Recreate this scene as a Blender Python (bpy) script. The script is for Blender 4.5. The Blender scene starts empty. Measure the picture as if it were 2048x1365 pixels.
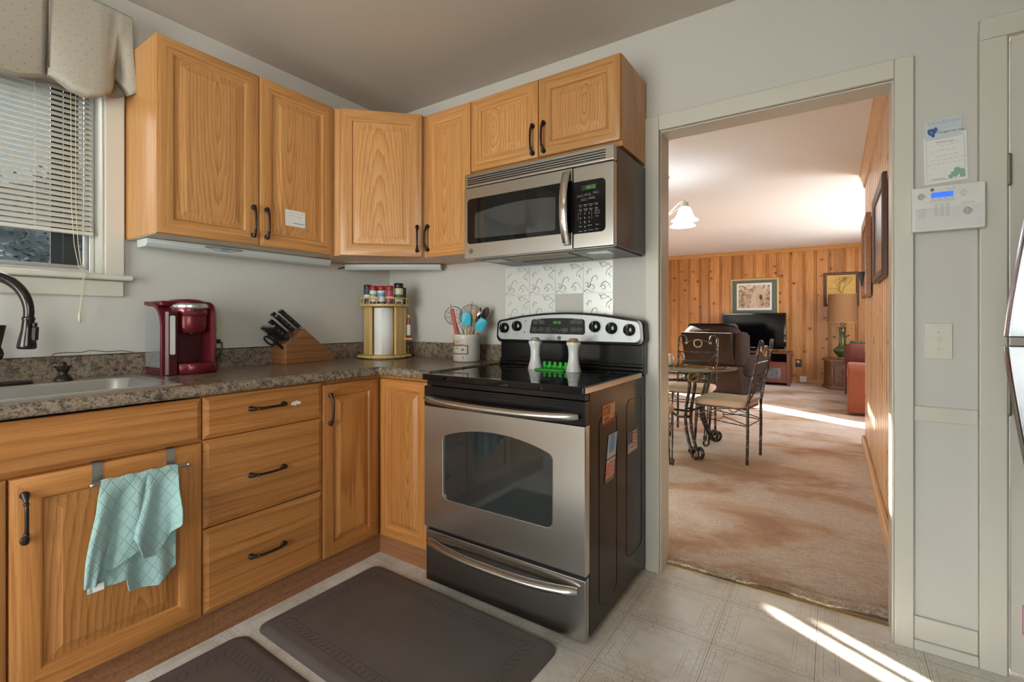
import bpy, bmesh, math, random
from mathutils import Vector, Matrix
random.seed(7)
C = bpy.context.scene.collection
S = bpy.context.scene
PI = math.pi
def R(d): return d*PI/180

# ------------------------------------------------------------------ camera, world, sun, exposure
cam_d = bpy.data.cameras.new('camera')
cam_d.sensor_fit = 'HORIZONTAL'; cam_d.sensor_width = 36
cam_d.lens = 954.23*36/2048
cam_d.shift_y = (641.0-682.5)/2048
cam_d.clip_start = .02
cam = bpy.data.objects.new('camera', cam_d); C.objects.link(cam)
cam.location = (2.4571, -2.1877, 1.1519)
cam.rotation_euler = (PI/2, 0, .5923)
S.camera = cam

w = bpy.data.worlds.new('world'); S.world = w; w.use_nodes = True
nt = w.node_tree
bg = nt.nodes['Background']
tc = nt.nodes.new('ShaderNodeTexCoord'); sp = nt.nodes.new('ShaderNodeSeparateXYZ')
rp = nt.nodes.new('ShaderNodeValToRGB')
nt.links.new(tc.outputs['Generated'], sp.inputs[0]); nt.links.new(sp.outputs['Z'], rp.inputs[0])
rp.color_ramp.elements[0].position = 0.0; rp.color_ramp.elements[0].color = (1.0, .955, .89, 1)
rp.color_ramp.elements[1].position = .6; rp.color_ramp.elements[1].color = (.80, .85, .93, 1)
nt.links.new(rp.outputs[0], bg.inputs[0])
bg.inputs[1].default_value = 3.6

sun_d = bpy.data.lights.new('sun', 'SUN'); sun_d.energy = 16; sun_d.angle = R(.6); sun_d.color = (1, .93, .82)
sun = bpy.data.objects.new('sun', sun_d); C.objects.link(sun)
sun.rotation_euler = Vector((.869*.94, -.495*.94, -.342)).to_track_quat('-Z', 'Y').to_euler()
sun.location = (-8, 6, 5)

def portal(name, loc, dirv, sx, sy):
    d = bpy.data.lights.new(name, 'AREA'); d.shape = 'RECTANGLE'; d.size = sx; d.size_y = sy
    d.cycles.is_portal = True
    o = bpy.data.objects.new(name, d); C.objects.link(o); o.location = loc
    o.rotation_euler = Vector(dirv).to_track_quat('-Z', 'Y').to_euler()
portal('sky_portal', (-.13, -2.0, 1.72), (1, 0, 0), .98, .84)
portal('sky_portal', (1.45, -4.27, 1.15), (0, 1, 0), 1.86, 2.0)
portal('sky_portal', (3.77, -3.0, 1.55), (-1, 0, 0), 1.36, 1.16)
portal('sky_portal', (-1.27, 6.6, 1.15), (1, 0, 0), .72, 2.0)
portal('sky_portal', (-1.27, 1.02, 1.5), (1, 0, 0), 1.3, 1.2)
portal('sky_portal', (3.68, 4.1, 1.45), (-1, 0, 0), 1.3, 1.4)
portal('sky_portal', (3.68, 5.9, 1.45), (-1, 0, 0), 1.1, 1.4)

S.view_settings.view_transform = 'Standard'; S.view_settings.look = 'None'
S.view_settings.gamma = 1; S.view_settings.use_curve_mapping = False
S.view_settings.exposure = 2.0
S.cycles.max_bounces = 10; S.cycles.diffuse_bounces = 6; S.cycles.glossy_bounces = 5
S.cycles.transparent_max_bounces = 16; S.cycles.transmission_bounces = 6
S.cycles.sample_clamp_indirect = 8; S.cycles.caustics_reflective = False; S.cycles.caustics_refractive = False
S.cycles.use_denoising = True

def lerp(a, b, t): return a+(b-a)*t
def interp(tab, t):
    for (a, p), (b, q) in zip(tab[:-1], tab[1:]):
        if t <= b: return lerp(p, q, max(0, (t-a)/(b-a)))
    return tab[-1][1]
# ------------------------------------------------------------------ mesh builder
class M:
    def __init__(s): s.v = []; s.f = []; s.m = []
    def vs(s, pts):
        n = len(s.v); s.v += [tuple(p) for p in pts]; return list(range(n, n+len(pts)))
    def face(s, idx, mi=0): s.f.append(list(idx)); s.m.append(mi)
    def quad(s, a, b, c, d, mi=0): s.face(s.vs([a, b, c, d]), mi)
    def box(s, x0, y0, z0, x1, y1, z1, mi=0):
        if x0 > x1: x0, x1 = x1, x0
        if y0 > y1: y0, y1 = y1, y0
        if z0 > z1: z0, z1 = z1, z0
        i = s.vs([(x0,y0,z0),(x1,y0,z0),(x1,y1,z0),(x0,y1,z0),(x0,y0,z1),(x1,y0,z1),(x1,y1,z1),(x0,y1,z1)])
        for f in ((0,3,2,1),(4,5,6,7),(0,1,5,4),(1,2,6,5),(2,3,7,6),(3,0,4,7)): s.face([i[k] for k in f], mi)
        return s
    def obox(s, c, ax, ay, az, mi=0):      # box with centre and three half-axis vectors
        c = Vector(c); ax = Vector(ax); ay = Vector(ay); az = Vector(az)
        i = s.vs([c+sx*ax+sy*ay+sz*az for sz in (-1,1) for (sx,sy) in ((-1,-1),(1,-1),(1,1),(-1,1))])
        for f in ((0,3,2,1),(4,5,6,7),(0,1,5,4),(1,2,6,5),(2,3,7,6),(3,0,4,7)): s.face([i[k] for k in f], mi)
        return s
    def loops(s, L, mi=0, closed=True, cap0=False, cap1=False, mats=None):
        I = [s.vs(l) for l in L]; n = len(L[0])
        for a, b in zip(I[:-1], I[1:]):
            for k in range(n if closed else n-1):
                s.face((a[k], a[(k+1)%n], b[(k+1)%n], b[k]), mats[k%len(mats)] if mats else mi)
        if cap0: s.face(I[0][::-1], mi)
        if cap1: s.face(I[-1], mi)
        return s
    def prism(s, poly, axis, a, b, mi=0):   # poly: 2-D points, CCW seen from the +axis side
        def P(p, h): return {'x': (h, p[0], p[1]), 'y': (p[0], h, p[1]), 'z': (p[0], p[1], h)}[axis]
        lo = [P(p, a) for p in poly]; hi = [P(p, b) for p in poly]
        if axis == 'y': lo.reverse(); hi.reverse()
        return s.loops([lo, hi], mi, True, True, True)
    def tube(s, path, r, n=8, mi=0, cap=True, closed=False, flat=1.0):
        P = [Vector(p) for p in path]; rr = r if isinstance(r, (list, tuple)) else [r]*len(P)
        L = []; up = None
        for i, p in enumerate(P):
            if closed: t = P[(i+1)%len(P)]-P[i-1]
            else: t = P[min(i+1, len(P)-1)]-P[max(i-1, 0)]
            t.normalize()
            if up is None:
                up = Vector((0,0,1)) if abs(t.z) < .9 else Vector((1,0,0))
            a = t.cross(up)
            if a.length < 1e-4: a = t.cross(Vector((0,1,.1)))
            a.normalize(); b = a.cross(t).normalized(); up = b
            L.append([p+rr[i]*(math.cos(k*2*PI/n)*a+flat*math.sin(k*2*PI/n)*b) for k in range(n)])
        if closed: L.append(L[0])
        for l in L: l.reverse()
        return s.loops(L, mi, True, cap and not closed, cap and not closed)
    def lathe(s, prof, n=24, c=(0,0,0), mi=0, cap0=True, cap1=True, a0=0, a1=None):
        full = a1 is None; A = 2*PI if full else a1-a0; k = n if full else n+1
        L = [[(c[0]+r*math.cos(a0+A*i/n), c[1]+r*math.sin(a0+A*i/n), c[2]+z) for i in range(k)] for r, z in prof]
        return s.loops(L, mi, full, cap0 and full, cap1 and full)
    def ball(s, c, r, n=12, mi=0, sz=1.0):
        return s.lathe([(max(1e-4, r*math.sin(PI*i/n)), -sz*r*math.cos(PI*i/n)) for i in range(n+1)], n*2, c, mi)
    def ylathe(s, prof, n=24, c=(0,0,0), mi=0):   # axis along -y (towards the viewer): prof (r, out)
        L = [[(c[0]+r*math.cos(2*PI*i/n), c[1]-h, c[2]+r*math.sin(2*PI*i/n)) for i in range(n)] for r, h in prof]
        return s.loops(L, mi, True, True, True)
    def grid(s, fn, nu, nv, mi=0):
        I = [s.vs([fn(i/nu, j/nv) for i in range(nu+1)]) for j in range(nv+1)]
        for j in range(nv):
            for i in range(nu): s.face((I[j][i], I[j][i+1], I[j+1][i+1], I[j+1][i]), mi)
        return s
    def text(s, t, size, x, y, z, mi=0, align='CENTER', sy=1.0, depth=0):   # reads from -y
        cu = bpy.data.curves.new('t', 'FONT'); cu.body = t; cu.size = size; cu.align_x = align; cu.align_y = 'CENTER'; cu.resolution_u = 2
        o = bpy.data.objects.new('t', cu); C.objects.link(o)
        bpy.context.view_layer.update()
        me = bpy.data.meshes.new_from_object(o.evaluated_get(bpy.context.evaluated_depsgraph_get()))
        i = s.vs([(x+v.co.x, y, z+v.co.y*sy) for v in me.vertices])
        for p in me.polygons: s.face([i[k] for k in p.vertices], mi)
        bpy.data.objects.remove(o); bpy.data.curves.remove(cu); bpy.data.meshes.remove(me)
        return s
    def build(s, name, mat, parent=None, smooth=35, bev=0, seg=2, solid=0, subsurf=0, fix=True):
        me = bpy.data.meshes.new(name)
        off = Vector(OFF.get(root_of(parent).name, (0,0,0))) if parent else Vector((0,0,0))
        me.from_pydata([Vector(p)-off for p in s.v], [], s.f); me.update()
        mats = mat if isinstance(mat, (list, tuple)) else [mat]
        for x in mats: me.materials.append(x)
        for p, k in zip(me.polygons, s.m): p.material_index = k
        if fix:
            bm = bmesh.new(); bm.from_mesh(me)
            bmesh.ops.remove_doubles(bm, verts=bm.verts, dist=1e-6)
            bmesh.ops.recalc_face_normals(bm, faces=bm.faces)
            bm.to_mesh(me); bm.free()
        if smooth:
            me.shade_smooth(); me.set_sharp_from_angle(angle=R(smooth))
        o = bpy.data.objects.new(name, me); C.objects.link(o)
        if parent: o.parent = parent
        if solid:
            q = o.modifiers.new('s', 'SOLIDIFY'); q.thickness = solid; q.offset = 0
        if bev:
            q = o.modifiers.new('b', 'BEVEL'); q.width = bev; q.segments = seg; q.limit_method = 'ANGLE'; q.angle_limit = R(40)
            q.harden_normals = True
        if subsurf:
            q = o.modifiers.new('u', 'SUBSURF'); q.levels = subsurf; q.render_levels = subsurf
        return o
OFF = {}
def root_of(o):
    while o.parent: o = o.parent
    return o
FA = (Vector((0,0,0)), PI/2)      # frame of the window wall: x runs along +Y, front faces +X
FB = (Vector((0,0,0)), 0.0)       # frame of the range wall: x runs along +X, front faces -Y
def thing(name, label, cat, org=(0,0,0), frame=FB, group=None):
    o = bpy.data.objects.new(name, None); C.objects.link(o); o.empty_display_size = .05
    o.location = frame[0]+Matrix.Rotation(frame[1], 3, 'Z')@Vector(org)
    o.rotation_euler = (0, 0, frame[1])
    o['label'] = label; o['category'] = cat
    if group: o['group'] = group
    OFF[o.name] = Vector(org)
    return o
def tag(o, label, cat, group=None, kind=None):
    o['label'] = label; o['category'] = cat
    if group: o['group'] = group
    if kind: o['kind'] = kind
    return o
def struct(m, name, mat, **k):
    o = m.build(name, mat, **k); o['kind'] = 'structure'; return o
def dup(root, loc, rz, label=None, group=None):
    r = root.copy(); C.objects.link(r); r.location = loc; r.rotation_euler = (0, 0, rz)
    if label: r['label'] = label
    if group: r['group'] = group
    OFF[r.name] = OFF.get(root.name, Vector((0,0,0)))
    for ch in list(root.children):
        c = ch.copy(); C.objects.link(c); c.parent = r
        for g in list(ch.children):
            d = g.copy(); C.objects.link(d); d.parent = c
    return r

# ------------------------------------------------------------------ materials
class N:
    def __init__(s, name):
        s.mat = bpy.data.materials.new(name); s.mat.use_nodes = True
        s.t = s.mat.node_tree; s.p = s.t.nodes['Principled BSDF']
    def new(s, t): return s.t.nodes.new(t)
    def set(s, sock, v):
        if hasattr(v, 'links'): s.t.links.new(v, sock)
        elif isinstance(v, (tuple, list)) and len(v) == 3 and sock.type == 'RGBA': sock.default_value = (*v, 1)
        else: sock.default_value = v
    def co(s, kind='Object'): return s.new('ShaderNodeTexCoord').outputs[kind]
    def rnd(s): return s.new('ShaderNodeObjectInfo').outputs['Random']
    def math(s, op, a, b=0.0, c=None):
        n = s.new('ShaderNodeMath'); n.operation = op; s.set(n.inputs[0], a); s.set(n.inputs[1], b)
        if c is not None: s.set(n.inputs[2], c)
        return n.outputs[0]
    def xyz(s, v):
        n = s.new('ShaderNodeSeparateXYZ'); s.set(n.inputs[0], v); return n.outputs
    def comb(s, x, y, z):
        n = s.new('ShaderNodeCombineXYZ')
        for i, q in enumerate((x, y, z)): s.set(n.inputs[i], q)
        return n.outputs[0]
    def vscale(s, v, sc, off=None):
        n = s.new('ShaderNodeVectorMath'); n.operation = 'MULTIPLY'; s.set(n.inputs[0], v); n.inputs[1].default_value = sc
        o = n.outputs[0]
        if off is not None:
            a = s.new('ShaderNodeVectorMath'); a.operation = 'ADD'; s.set(a.inputs[0], o); s.set(a.inputs[1], off); o = a.outputs[0]
        return o
    def noise(s, v, scale, detail=2, rough=.5, dist=0, out='Fac'):
        n = s.new('ShaderNodeTexNoise'); s.set(n.inputs['Vector'], v); n.inputs['Scale'].default_value = scale
        n.inputs['Detail'].default_value = detail; n.inputs['Roughness'].default_value = rough; n.inputs['Distortion'].default_value = dist
        return n.outputs[out]
    def voro(s, v, scale, out='Distance', feature='F1', rnd=1):
        n = s.new('ShaderNodeTexVoronoi'); n.feature = feature; n.voronoi_dimensions = '2D'; s.set(n.inputs['Vector'], v); n.inputs['Scale'].default_value = scale
        n.inputs['Randomness'].default_value = rnd
        return n.outputs[out]
    def ramp(s, f, stops, interp='LINEAR'):
        n = s.new('ShaderNodeValToRGB'); r = n.color_ramp; r.interpolation = interp
        while len(r.elements) < len(stops): r.elements.new(.5)
        for e, (p, c) in zip(r.elements, stops):
            e.position = p; e.color = (*c, 1) if isinstance(c, tuple) else (c, c, c, 1)
        s.set(n.inputs[0], f); return n.outputs[0]
    def mix(s, f, a, b, mode='MIX'):
        n = s.new('ShaderNodeMix'); n.data_type = 'RGBA'; n.blend_type = mode
        s.set(n.inputs[0], f); s.set(n.inputs[6], a); s.set(n.inputs[7], b); return n.outputs[2]
    def bump(s, h, strength=.3, dist=.002):
        n = s.new('ShaderNodeBump'); s.set(n.inputs['Height'], h); n.inputs['Strength'].default_value = strength; n.inputs['Distance'].default_value = dist
        s.t.links.new(n.outputs[0], s.p.inputs['Normal']); return n
    def out(s, color=None, rough=None, metal=None, **k):
        if color is not None: s.set(s.p.inputs['Base Color'], color)
        if rough is not None: s.set(s.p.inputs['Roughness'], rough)
        if metal is not None: s.set(s.p.inputs['Metallic'], metal)
        for q, v in k.items(): s.set(s.p.inputs[q.replace('_', ' ')], v)
        return s.mat
def pm(name, col, rough=.5, metal=0, var=.08, vs=25, bump=0, bs=200, **k):
    """plain material with a little procedural variation"""
    n = N(name); v = n.co()
    c2 = tuple(min(1, x*(1+var)) for x in col); c1 = tuple(x*(1-var) for x in col)
    c = n.mix(n.noise(v, vs, 3), c1, c2)
    if bump: n.bump(n.noise(v, bs, 2), bump, .001)
    return n.out(c, rough, metal, **k)

def oak(name, horiz, c_lo, c_mid, c_hi, strips=0, arch=False):
    n = N(name); v = n.co(); x, y, z = n.xyz(v)
    r = n.math('MULTIPLY', n.rnd(), 13.0)
    a, g = (z, x) if horiz else (x, z)
    tone = None
    if strips:
        cell = n.math('FLOOR', n.math('DIVIDE', a, strips))
        wn = n.new('ShaderNodeTexWhiteNoise'); wn.noise_dimensions = '2D'
        n.set(wn.inputs['Vector'], n.comb(cell, r, 0)); tone = wn.outputs['Value']
        r = n.math('ADD', r, n.math('MULTIPLY', tone, 31.0))
    A = n.math('ADD', a, r)
    p = n.comb(A, n.math('ADD', y, r), n.math('MULTIPLY', g, .16))
    warp = n.noise(p, 5.0, 3, .5)
    fine = n.noise(n.comb(A, y, n.math('MULTIPLY', g, .018)), 420, 2, .6)
    line = n.noise(n.comb(n.math('ADD', A, n.math('MULTIPLY', warp, .035)), y, n.math('MULTIPLY', g, .012)), 105, 3, .6)
    if arch:
        gx, gy, gz = n.xyz(n.co('Generated'))
        ga = n.math('MULTIPLY', n.math('ADD', gx, n.math('SUBTRACT', n.math('MULTIPLY', n.rnd(), .5), .75)), 2.3)
        gg = n.math('MULTIPLY', n.math('ADD', gz, n.math('SUBTRACT', n.math('MULTIPLY', n.math('FRACT', n.math('MULTIPLY', n.rnd(), 7.0)), 1.5), 1.25)), .62)
        f0 = n.math('SQRT', n.math('ADD', n.math('MULTIPLY', ga, ga), n.math('MULTIPLY', gg, gg)))
        f0 = n.math('ADD', f0, n.math('MULTIPLY', warp, .42)); f0 = n.math('ADD', f0, n.math('MULTIPLY', line, .07))
        ring = n.math('FRACT', n.math('MULTIPLY', f0, 8.5))
    else:
        ring = n.math('FRACT', n.math('MULTIPLY', n.math('ADD', n.math('MULTIPLY', warp, 1.0), n.math('MULTIPLY', A, 9.0)), 3.0))
    ring = n.ramp(ring, [(0.0, .10), (.12, 1.0), (.70, .62), (1.0, .10)])
    f = n.math('ADD', n.math('MULTIPLY', ring, .40 if arch else .22), n.math('MULTIPLY', line,   .70 if arch else .85))
    col = n.ramp(f, [(.30, c_lo), (.58, c_mid), (.86, c_hi)])
    pore = n.ramp(fine, [(.36, .62), (.47, 1.0)])
    col = n.mix(.6, col, pore, 'MULTIPLY')
    t = n.math('ADD', .90, n.math('MULTIPLY', n.rnd() if tone is None else tone, .22))
    hs = n.new('ShaderNodeHueSaturation'); n.set(hs.inputs['Value'], t); n.set(hs.inputs['Color'], col); col = hs.outputs[0]
    n.bump(fine, .05, .001)
    return n.out(col, n.math('ADD', .25, n.math('MULTIPLY', line, .14)), 0)
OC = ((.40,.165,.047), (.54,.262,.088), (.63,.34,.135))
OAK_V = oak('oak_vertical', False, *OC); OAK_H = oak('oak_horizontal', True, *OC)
LC_DIM = ((.31,.110,.026), (.44,.180,.048), (.52,.238,.072))  # same oak, darkened in colour because the base cabinets get less light
LOW_V = oak('oak_dim_vertical', False, *LC_DIM); LOW_H = oak('oak_dim_horizontal', True, *LC_DIM)
OAK_P = oak('oak_panel', False, *OC, arch=True); LOW_P = oak('oak_dim_panel', False, *LC_DIM, arch=True)
STRIP = oak('oak_strips', True, *LC_DIM, strips=.062)
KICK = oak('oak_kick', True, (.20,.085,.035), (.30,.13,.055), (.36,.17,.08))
def m_counter():
    n = N('laminate_granite'); v = n.co()
    a = n.noise(v, 42, 6, .72, .8); b = n.noise(v, 150, 3, .65, .4); c = n.noise(v, 9, 3)
    f = n.math('ADD', n.math('MULTIPLY', a, .62), n.math('MULTIPLY', b, .38))
    col = n.ramp(f, [(.36,(.018,.016,.014)),(.44,(.085,.07,.055)),(.50,(.22,.165,.115)),(.56,(.36,.27,.19)),(.62,(.17,.155,.14)),(.70,(.42,.36,.29))])
    col = n.mix(n.math('MULTIPLY', c, .35), col, (.15,.13,.115))
    return n.out(col, n.math('ADD', .16, n.math('MULTIPLY', a, .14)), 0)
COUNTER = m_counter()
def m_steel(name, base, rough, ax='x', amt=.06):
    n = N(name); v = n.co()
    sc = {'x': (.5, 1, 700), 'z': (700, 1, .5), 'y': (700, .5, 700)}[ax]
    g = n.noise(v, 1.6, 1, .4)
    col = n.mix(g, tuple(x*.9 for x in base), tuple(min(1, x*1.06) for x in base))
    tg = n.new('ShaderNodeTangent'); tg.direction_type = 'RADIAL'; tg.axis = 'Z'
    n.t.links.new(tg.outputs[0], n.p.inputs['Tangent'])
    return n.out(col, rough, 1, Anisotropic=.7 if ax == 'x' else .0)
STEEL = m_steel('brushed_steel', (.56,.53,.49), .27)
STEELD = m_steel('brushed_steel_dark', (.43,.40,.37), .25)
SINKS = m_steel('sink_steel', (.62,.63,.63), .30, 'y')
CHROME = pm('chrome', (.72,.72,.72), .12, 1, .03)
NICKEL = pm('nickel', (.50,.49,.46), .3, 1, .05)
BRONZE = pm('dark_bronze', (.030,.021,.017), .33, .55, .2, 60)
BRONZE2 = pm('faucet_bronze', (.05,.042,.04), .22, .85, .25, 20)
BLACK = pm('black_enamel', (.008,.008,.009), .16, 0, .2)
BLACKG = pm('black_glass', (.004,.004,.005), .035, 0, .1)
BLACKP = pm('black_plastic', (.012,.012,.013), .38, 0, .2)
BROWNBLK = pm('black_side_panel', (.007,.0055,.0045), .20, 0, .15, 12, .35, 300, Specular_IOR_Level=.32)
WALLC = (.60,.585,.545)
WALL = pm('wall_paint', WALLC, .62, 0, .03, 3, .06, 90)
TRIM = pm('cream_trim', (.64,.615,.545), .32, 0, .03, 4)
CEIL = pm('ceiling_paint', (.56,.51,.45), .7, 0, .03, 2)
CEIL2 = pm('white_ceiling_paint', (.80,.81,.83), .8, 0, .02, 2)
WHITE = pm('white_plastic', (.74,.74,.71), .35, 0, .03)
PAPER = pm('white_paper', (.80,.80,.78), .85, 0, .03, 60)
INK = pm('ink', (.08,.08,.10), .8)
INKB = pm('blue_ink', (.10,.14,.30), .8)
IVORY = pm('ivory_plastic', (.66,.62,.45), .4, 0, .03)
GLOWG = N('green_display'); GLOWG.out((.02,.05,.01), .4, 0, Emission_Color=(.10,.75,.04), Emission_Strength=.22); GLOWG = GLOWG.mat
LCD = N('blue_lcd'); LCD.out((.05,.15,.6), .3, 0, Emission_Color=(.03,.16,.85), Emission_Strength=.20); LCD = LCD.mat
PRINT = pm('grey_print', (.45,.45,.45), .6)
RED = pm('red_metal_paint', (.135,.010,.018), .28, .35, .1)
REDD = pm('dark_red_plastic', (.060,.008,.012), .35, .1, .1)
def m_glass(name, tint=(1,1,1), refl=1.0, rough=.02):
    n = N(name); t = n.t
    tr = n.new('ShaderNodeBsdfTransparent'); tr.inputs[0].default_value = (*tint, 1)
    gl = n.new('ShaderNodeBsdfGlossy'); gl.inputs['Roughness'].default_value = rough
    fr = n.new('ShaderNodeFresnel'); fr.inputs[0].default_value = 1.45
    mx = n.new('ShaderNodeMixShader')
    t.links.new(n.math('MULTIPLY', fr.outputs[0], refl), mx.inputs[0])
    t.links.new(tr.outputs[0], mx.inputs[1]); t.links.new(gl.outputs[0], mx.inputs[2])
    t.links.new(mx.outputs[0], t.nodes['Material Output'].inputs[0])
    return n.mat
PANE = m_glass('window_glass', (.93,.96,.96))
CLEAR = m_glass('clear_plastic', (.96,.97,.98), .8)
def m_tank():
    n = N('clear_tank'); t = n.t
    tr = n.new('ShaderNodeBsdfTransparent'); df = n.new('ShaderNodeBsdfDiffuse'); df.inputs[0].default_value = (.75, .76, .78, 1)
    gl = n.new('ShaderNodeBsdfGlossy'); gl.inputs['Roughness'].default_value = .05
    fr = n.new('ShaderNodeFresnel'); a_ = n.new('ShaderNodeMixShader'); b_ = n.new('ShaderNodeMixShader'); a_.inputs[0].default_value = .20
    t.links.new(tr.outputs[0], a_.inputs[1]); t.links.new(df.outputs[0], a_.inputs[2]); t.links.new(fr.outputs[0], b_.inputs[0])
    t.links.new(a_.outputs[0], b_.inputs[1]); t.links.new(gl.outputs[0], b_.inputs[2]); t.links.new(b_.outputs[0], t.nodes['Material Output'].inputs[0])
    return n.mat
CLEAR = m_tank()
TABLEG = m_glass('green_table_glass', (.55,.78,.70), 1.0)
JARG = m_glass('jar_glass', (.85,.86,.84))

def m_vinyl():
    n = N('vinyl_tile'); v = n.co(); x, y, z = n.xyz(v)
    T = .31
    px = n.math('ABSOLUTE', n.math('SUBTRACT', n.math('FRACT', n.math('DIVIDE', n.math('ADD', x, 10*T-1.787), T)), .5))
    py = n.math('ABSOLUTE', n.math('SUBTRACT', n.math('FRACT', n.math('DIVIDE', n.math('ADD', y, 30*T+.38), T)), .5))
    d = n.math('MULTIPLY', n.math('MAXIMUM', px, py), T)          # distance from tile centre
    t = n.math('MULTIPLY', n.math('MINIMUM', px, py), T)
    def line(e, at, wd):
        return n.math('LESS_THAN', n.math('ABSOLUTE', n.math('SUBTRACT', e, at)), wd)
    L = line(d, .147, .0007)
    for at in (.132, .098, .088): L = n.math('MAXIMUM', L, line(d, at, .0008))
    tri = n.math('MULTIPLY', n.math('ABSOLUTE', n.math('SUBTRACT', n.math('FRACT', n.math('DIVIDE', t, .046)), .5)), .068)
    zig = line(n.math('SUBTRACT', d, .098), tri, .0010)
    zig = n.math('MULTIPLY', zig, n.math('MULTIPLY', n.math('GREATER_THAN', d, .098), n.math('LESS_THAN', d, .132)))
    L = n.math('MAXIMUM', L, zig)
    brick = n.math('MULTIPLY', line(n.math('FRACT', n.math('DIVIDE', t, .031)), .5, .03), n.math('MULTIPLY', n.math('GREATER_THAN', d, .132), n.math('LESS_THAN', d, .147)))
    L = n.math('MAXIMUM', L, brick)
    fade = n.ramp(n.noise(v, 6, 3), [(.35, .35), (.65, 1.0)])
    L = n.math('MULTIPLY', L, fade)
    seam = line(d, .155, .0009)
    base = n.ramp(n.noise(v, 3.2, 5, .6), [(.3, (.63,.59,.51)), (.6, (.75,.725,.66)), (.8, (.68,.66,.61))])
    dirt = n.ramp(n.noise(v, 2.3, 6, .65), [(.46, 0.0), (.68, .65)])
    base = n.mix(dirt, base, (.40,.33,.25))
    spk = n.ramp(n.noise(v, 90, 2), [(.66, 0.0), (.72, .5)])
    base = n.mix(n.math('MULTIPLY', spk, dirt), base, (.15,.10,.07))
    base = n.mix(L, base, (.29,.215,.145))
    base = n.mix(seam, base, (.13,.09,.06))
    n.bump(n.math('SUBTRACT', 1, n.math('MAXIMUM', L, seam)), .15, .001)
    return n.out(base, n.math('ADD', .22, n.math('MULTIPLY', n.noise(v, 14, 3), .2)), 0)
VINYL = m_vinyl()
def m_carpet():
    n = N('tan_carpet'); v = n.co()
    a = n.noise(n.vscale(v, (1.0, 1.5, 1)), 1.35, 6, .60, .4); f = n.noise(n.vscale(v, (1, 1.6, 1)), 170, 2, .7); g = n.noise(n.vscale(v, (4, 13, 4)), 5, 4, .65)
    col = n.ramp(a, [(.36, (.38,.185,.070)), (.44, (.55,.345,.19)), (.51, (.73,.61,.48)), (.64, (.82,.75,.66))])
    col = n.mix(n.ramp(g, [(.42, .0), (.68, .40)]), col, (.36,.20,.10))
    col = n.mix(n.ramp(f, [(.35, .75), (.62, 0.0)]), col, n.mix(.65, col, (.16,.085,.04)))
    col = n.mix(n.ramp(n.noise(v, 70, 3, .7), [(.35, .4), (.6, 0.0)]), col, n.mix(.6, col, (.20,.11,.05)))
    n.bump(n.math('ADD', n.math('MULTIPLY', f, .6), n.math('MULTIPLY', n.noise(v, 55, 3), .6)), .8, .014)
    return n.out(col, .95, 0, Sheen_Weight=.3)
CARPET = m_carpet()
def m_pine(name, axis, lo, mid, hi):
    n = N(name); v = n.co(); x, y, z = n.xyz(v)
    u = x if axis == 'x' else y
    board = n.math('FLOOR', n.math('DIVIDE', u, .2))
    wn = n.new('ShaderNodeTexWhiteNoise'); wn.noise_dimensions = '1D'; n.set(wn.inputs['W'], board); rv = wn.outputs[0]
    kp = n.comb(n.math('ADD', n.math('MULTIPLY', u, .82), n.math('MULTIPLY', rv, 3.0)), n.math('ADD', z, n.math('MULTIPLY', rv, 5.0)), 0.0)
    kd = n.voro(kp, 4.2); kc = n.xyz(n.voro(kp, 4.2, 'Color'))[0]
    size = n.math('MULTIPLY', n.math('GREATER_THAN', kc, .42), n.math('ADD', .02, n.math('MULTIPLY', kc, .08)))
    knot = n.math('LESS_THAN', n.math('ADD', kd, n.math('MULTIPLY', n.noise(v, 40, 2), .03)), size)
    halo = n.ramp(n.math('SUBTRACT', kd, size), [(.0, .55), (.13, 0.0)])
    p = n.comb(n.math('ADD', u, n.math('MULTIPLY', rv, 9)), 0.0, n.math('MULTIPLY', z, .10))
    g = n.noise(p, 26, 4, .6, .6); big = n.noise(p, 7, 2)
    col = n.ramp(n.math('ADD', n.math('MULTIPLY', g, .6), n.math('MULTIPLY', big, .4)), [(.32, lo), (.5, mid), (.68, hi)])
    hs = n.new('ShaderNodeHueSaturation'); n.set(hs.inputs['Value'], n.math('ADD', .82, n.math('MULTIPLY', rv, .32))); n.set(hs.inputs['Color'], col); col = hs.outputs[0]
    col = n.mix(halo, col, (.36,.13,.03)); col = n.mix(knot, col, (.085,.028,.012))
    return n.out(col, .3, 0)
PINE = m_pine('knotty_pine', 'x', (.33,.125,.030), (.50,.225,.060), (.58,.29,.095))
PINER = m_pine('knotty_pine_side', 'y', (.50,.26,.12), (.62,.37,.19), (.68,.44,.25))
PINET = oak('pine_trim', True, (.42,.20,.06), (.56,.29,.10), (.64,.36,.15))
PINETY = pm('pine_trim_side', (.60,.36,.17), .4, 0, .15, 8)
# ------------------------------------------------------------------ the setting
CZ = 2.496; LZ = 2.485; FAR = 7.96
def holed(m, axis, t0, t1, a0, a1, z0, z1, holes):
    cur = a0
    def bx(u0, u1, za, zb):
        if u1-u0 < 1e-4 or zb-za < 1e-4: return
        if axis == 'x': m.box(u0, t0, za, u1, t1, zb)
        else: m.box(t0, u0, za, t1, u1, zb)
    for u0, u1, h0, h1 in sorted(holes):
        bx(cur, u0, z0, z1); bx(u0, u1, z0, h0); bx(u0, u1, h1, z1); cur = u1
    bx(cur, a1, z0, z1); return m
struct(M().box(-.14, -4.34, -.1, 3.84, .10, 0), 'floor', VINYL, smooth=0)
struct(M().box(-.14, -4.34, CZ, 3.84, .12, CZ+.1), 'ceiling', CEIL, smooth=0)
struct(holed(M(), 'y', -.14, 0, -4.34, 0, 0, CZ, [(-2.49, -1.507, 1.335, 2.12)]), 'wall_left', WALL, smooth=0)
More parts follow.
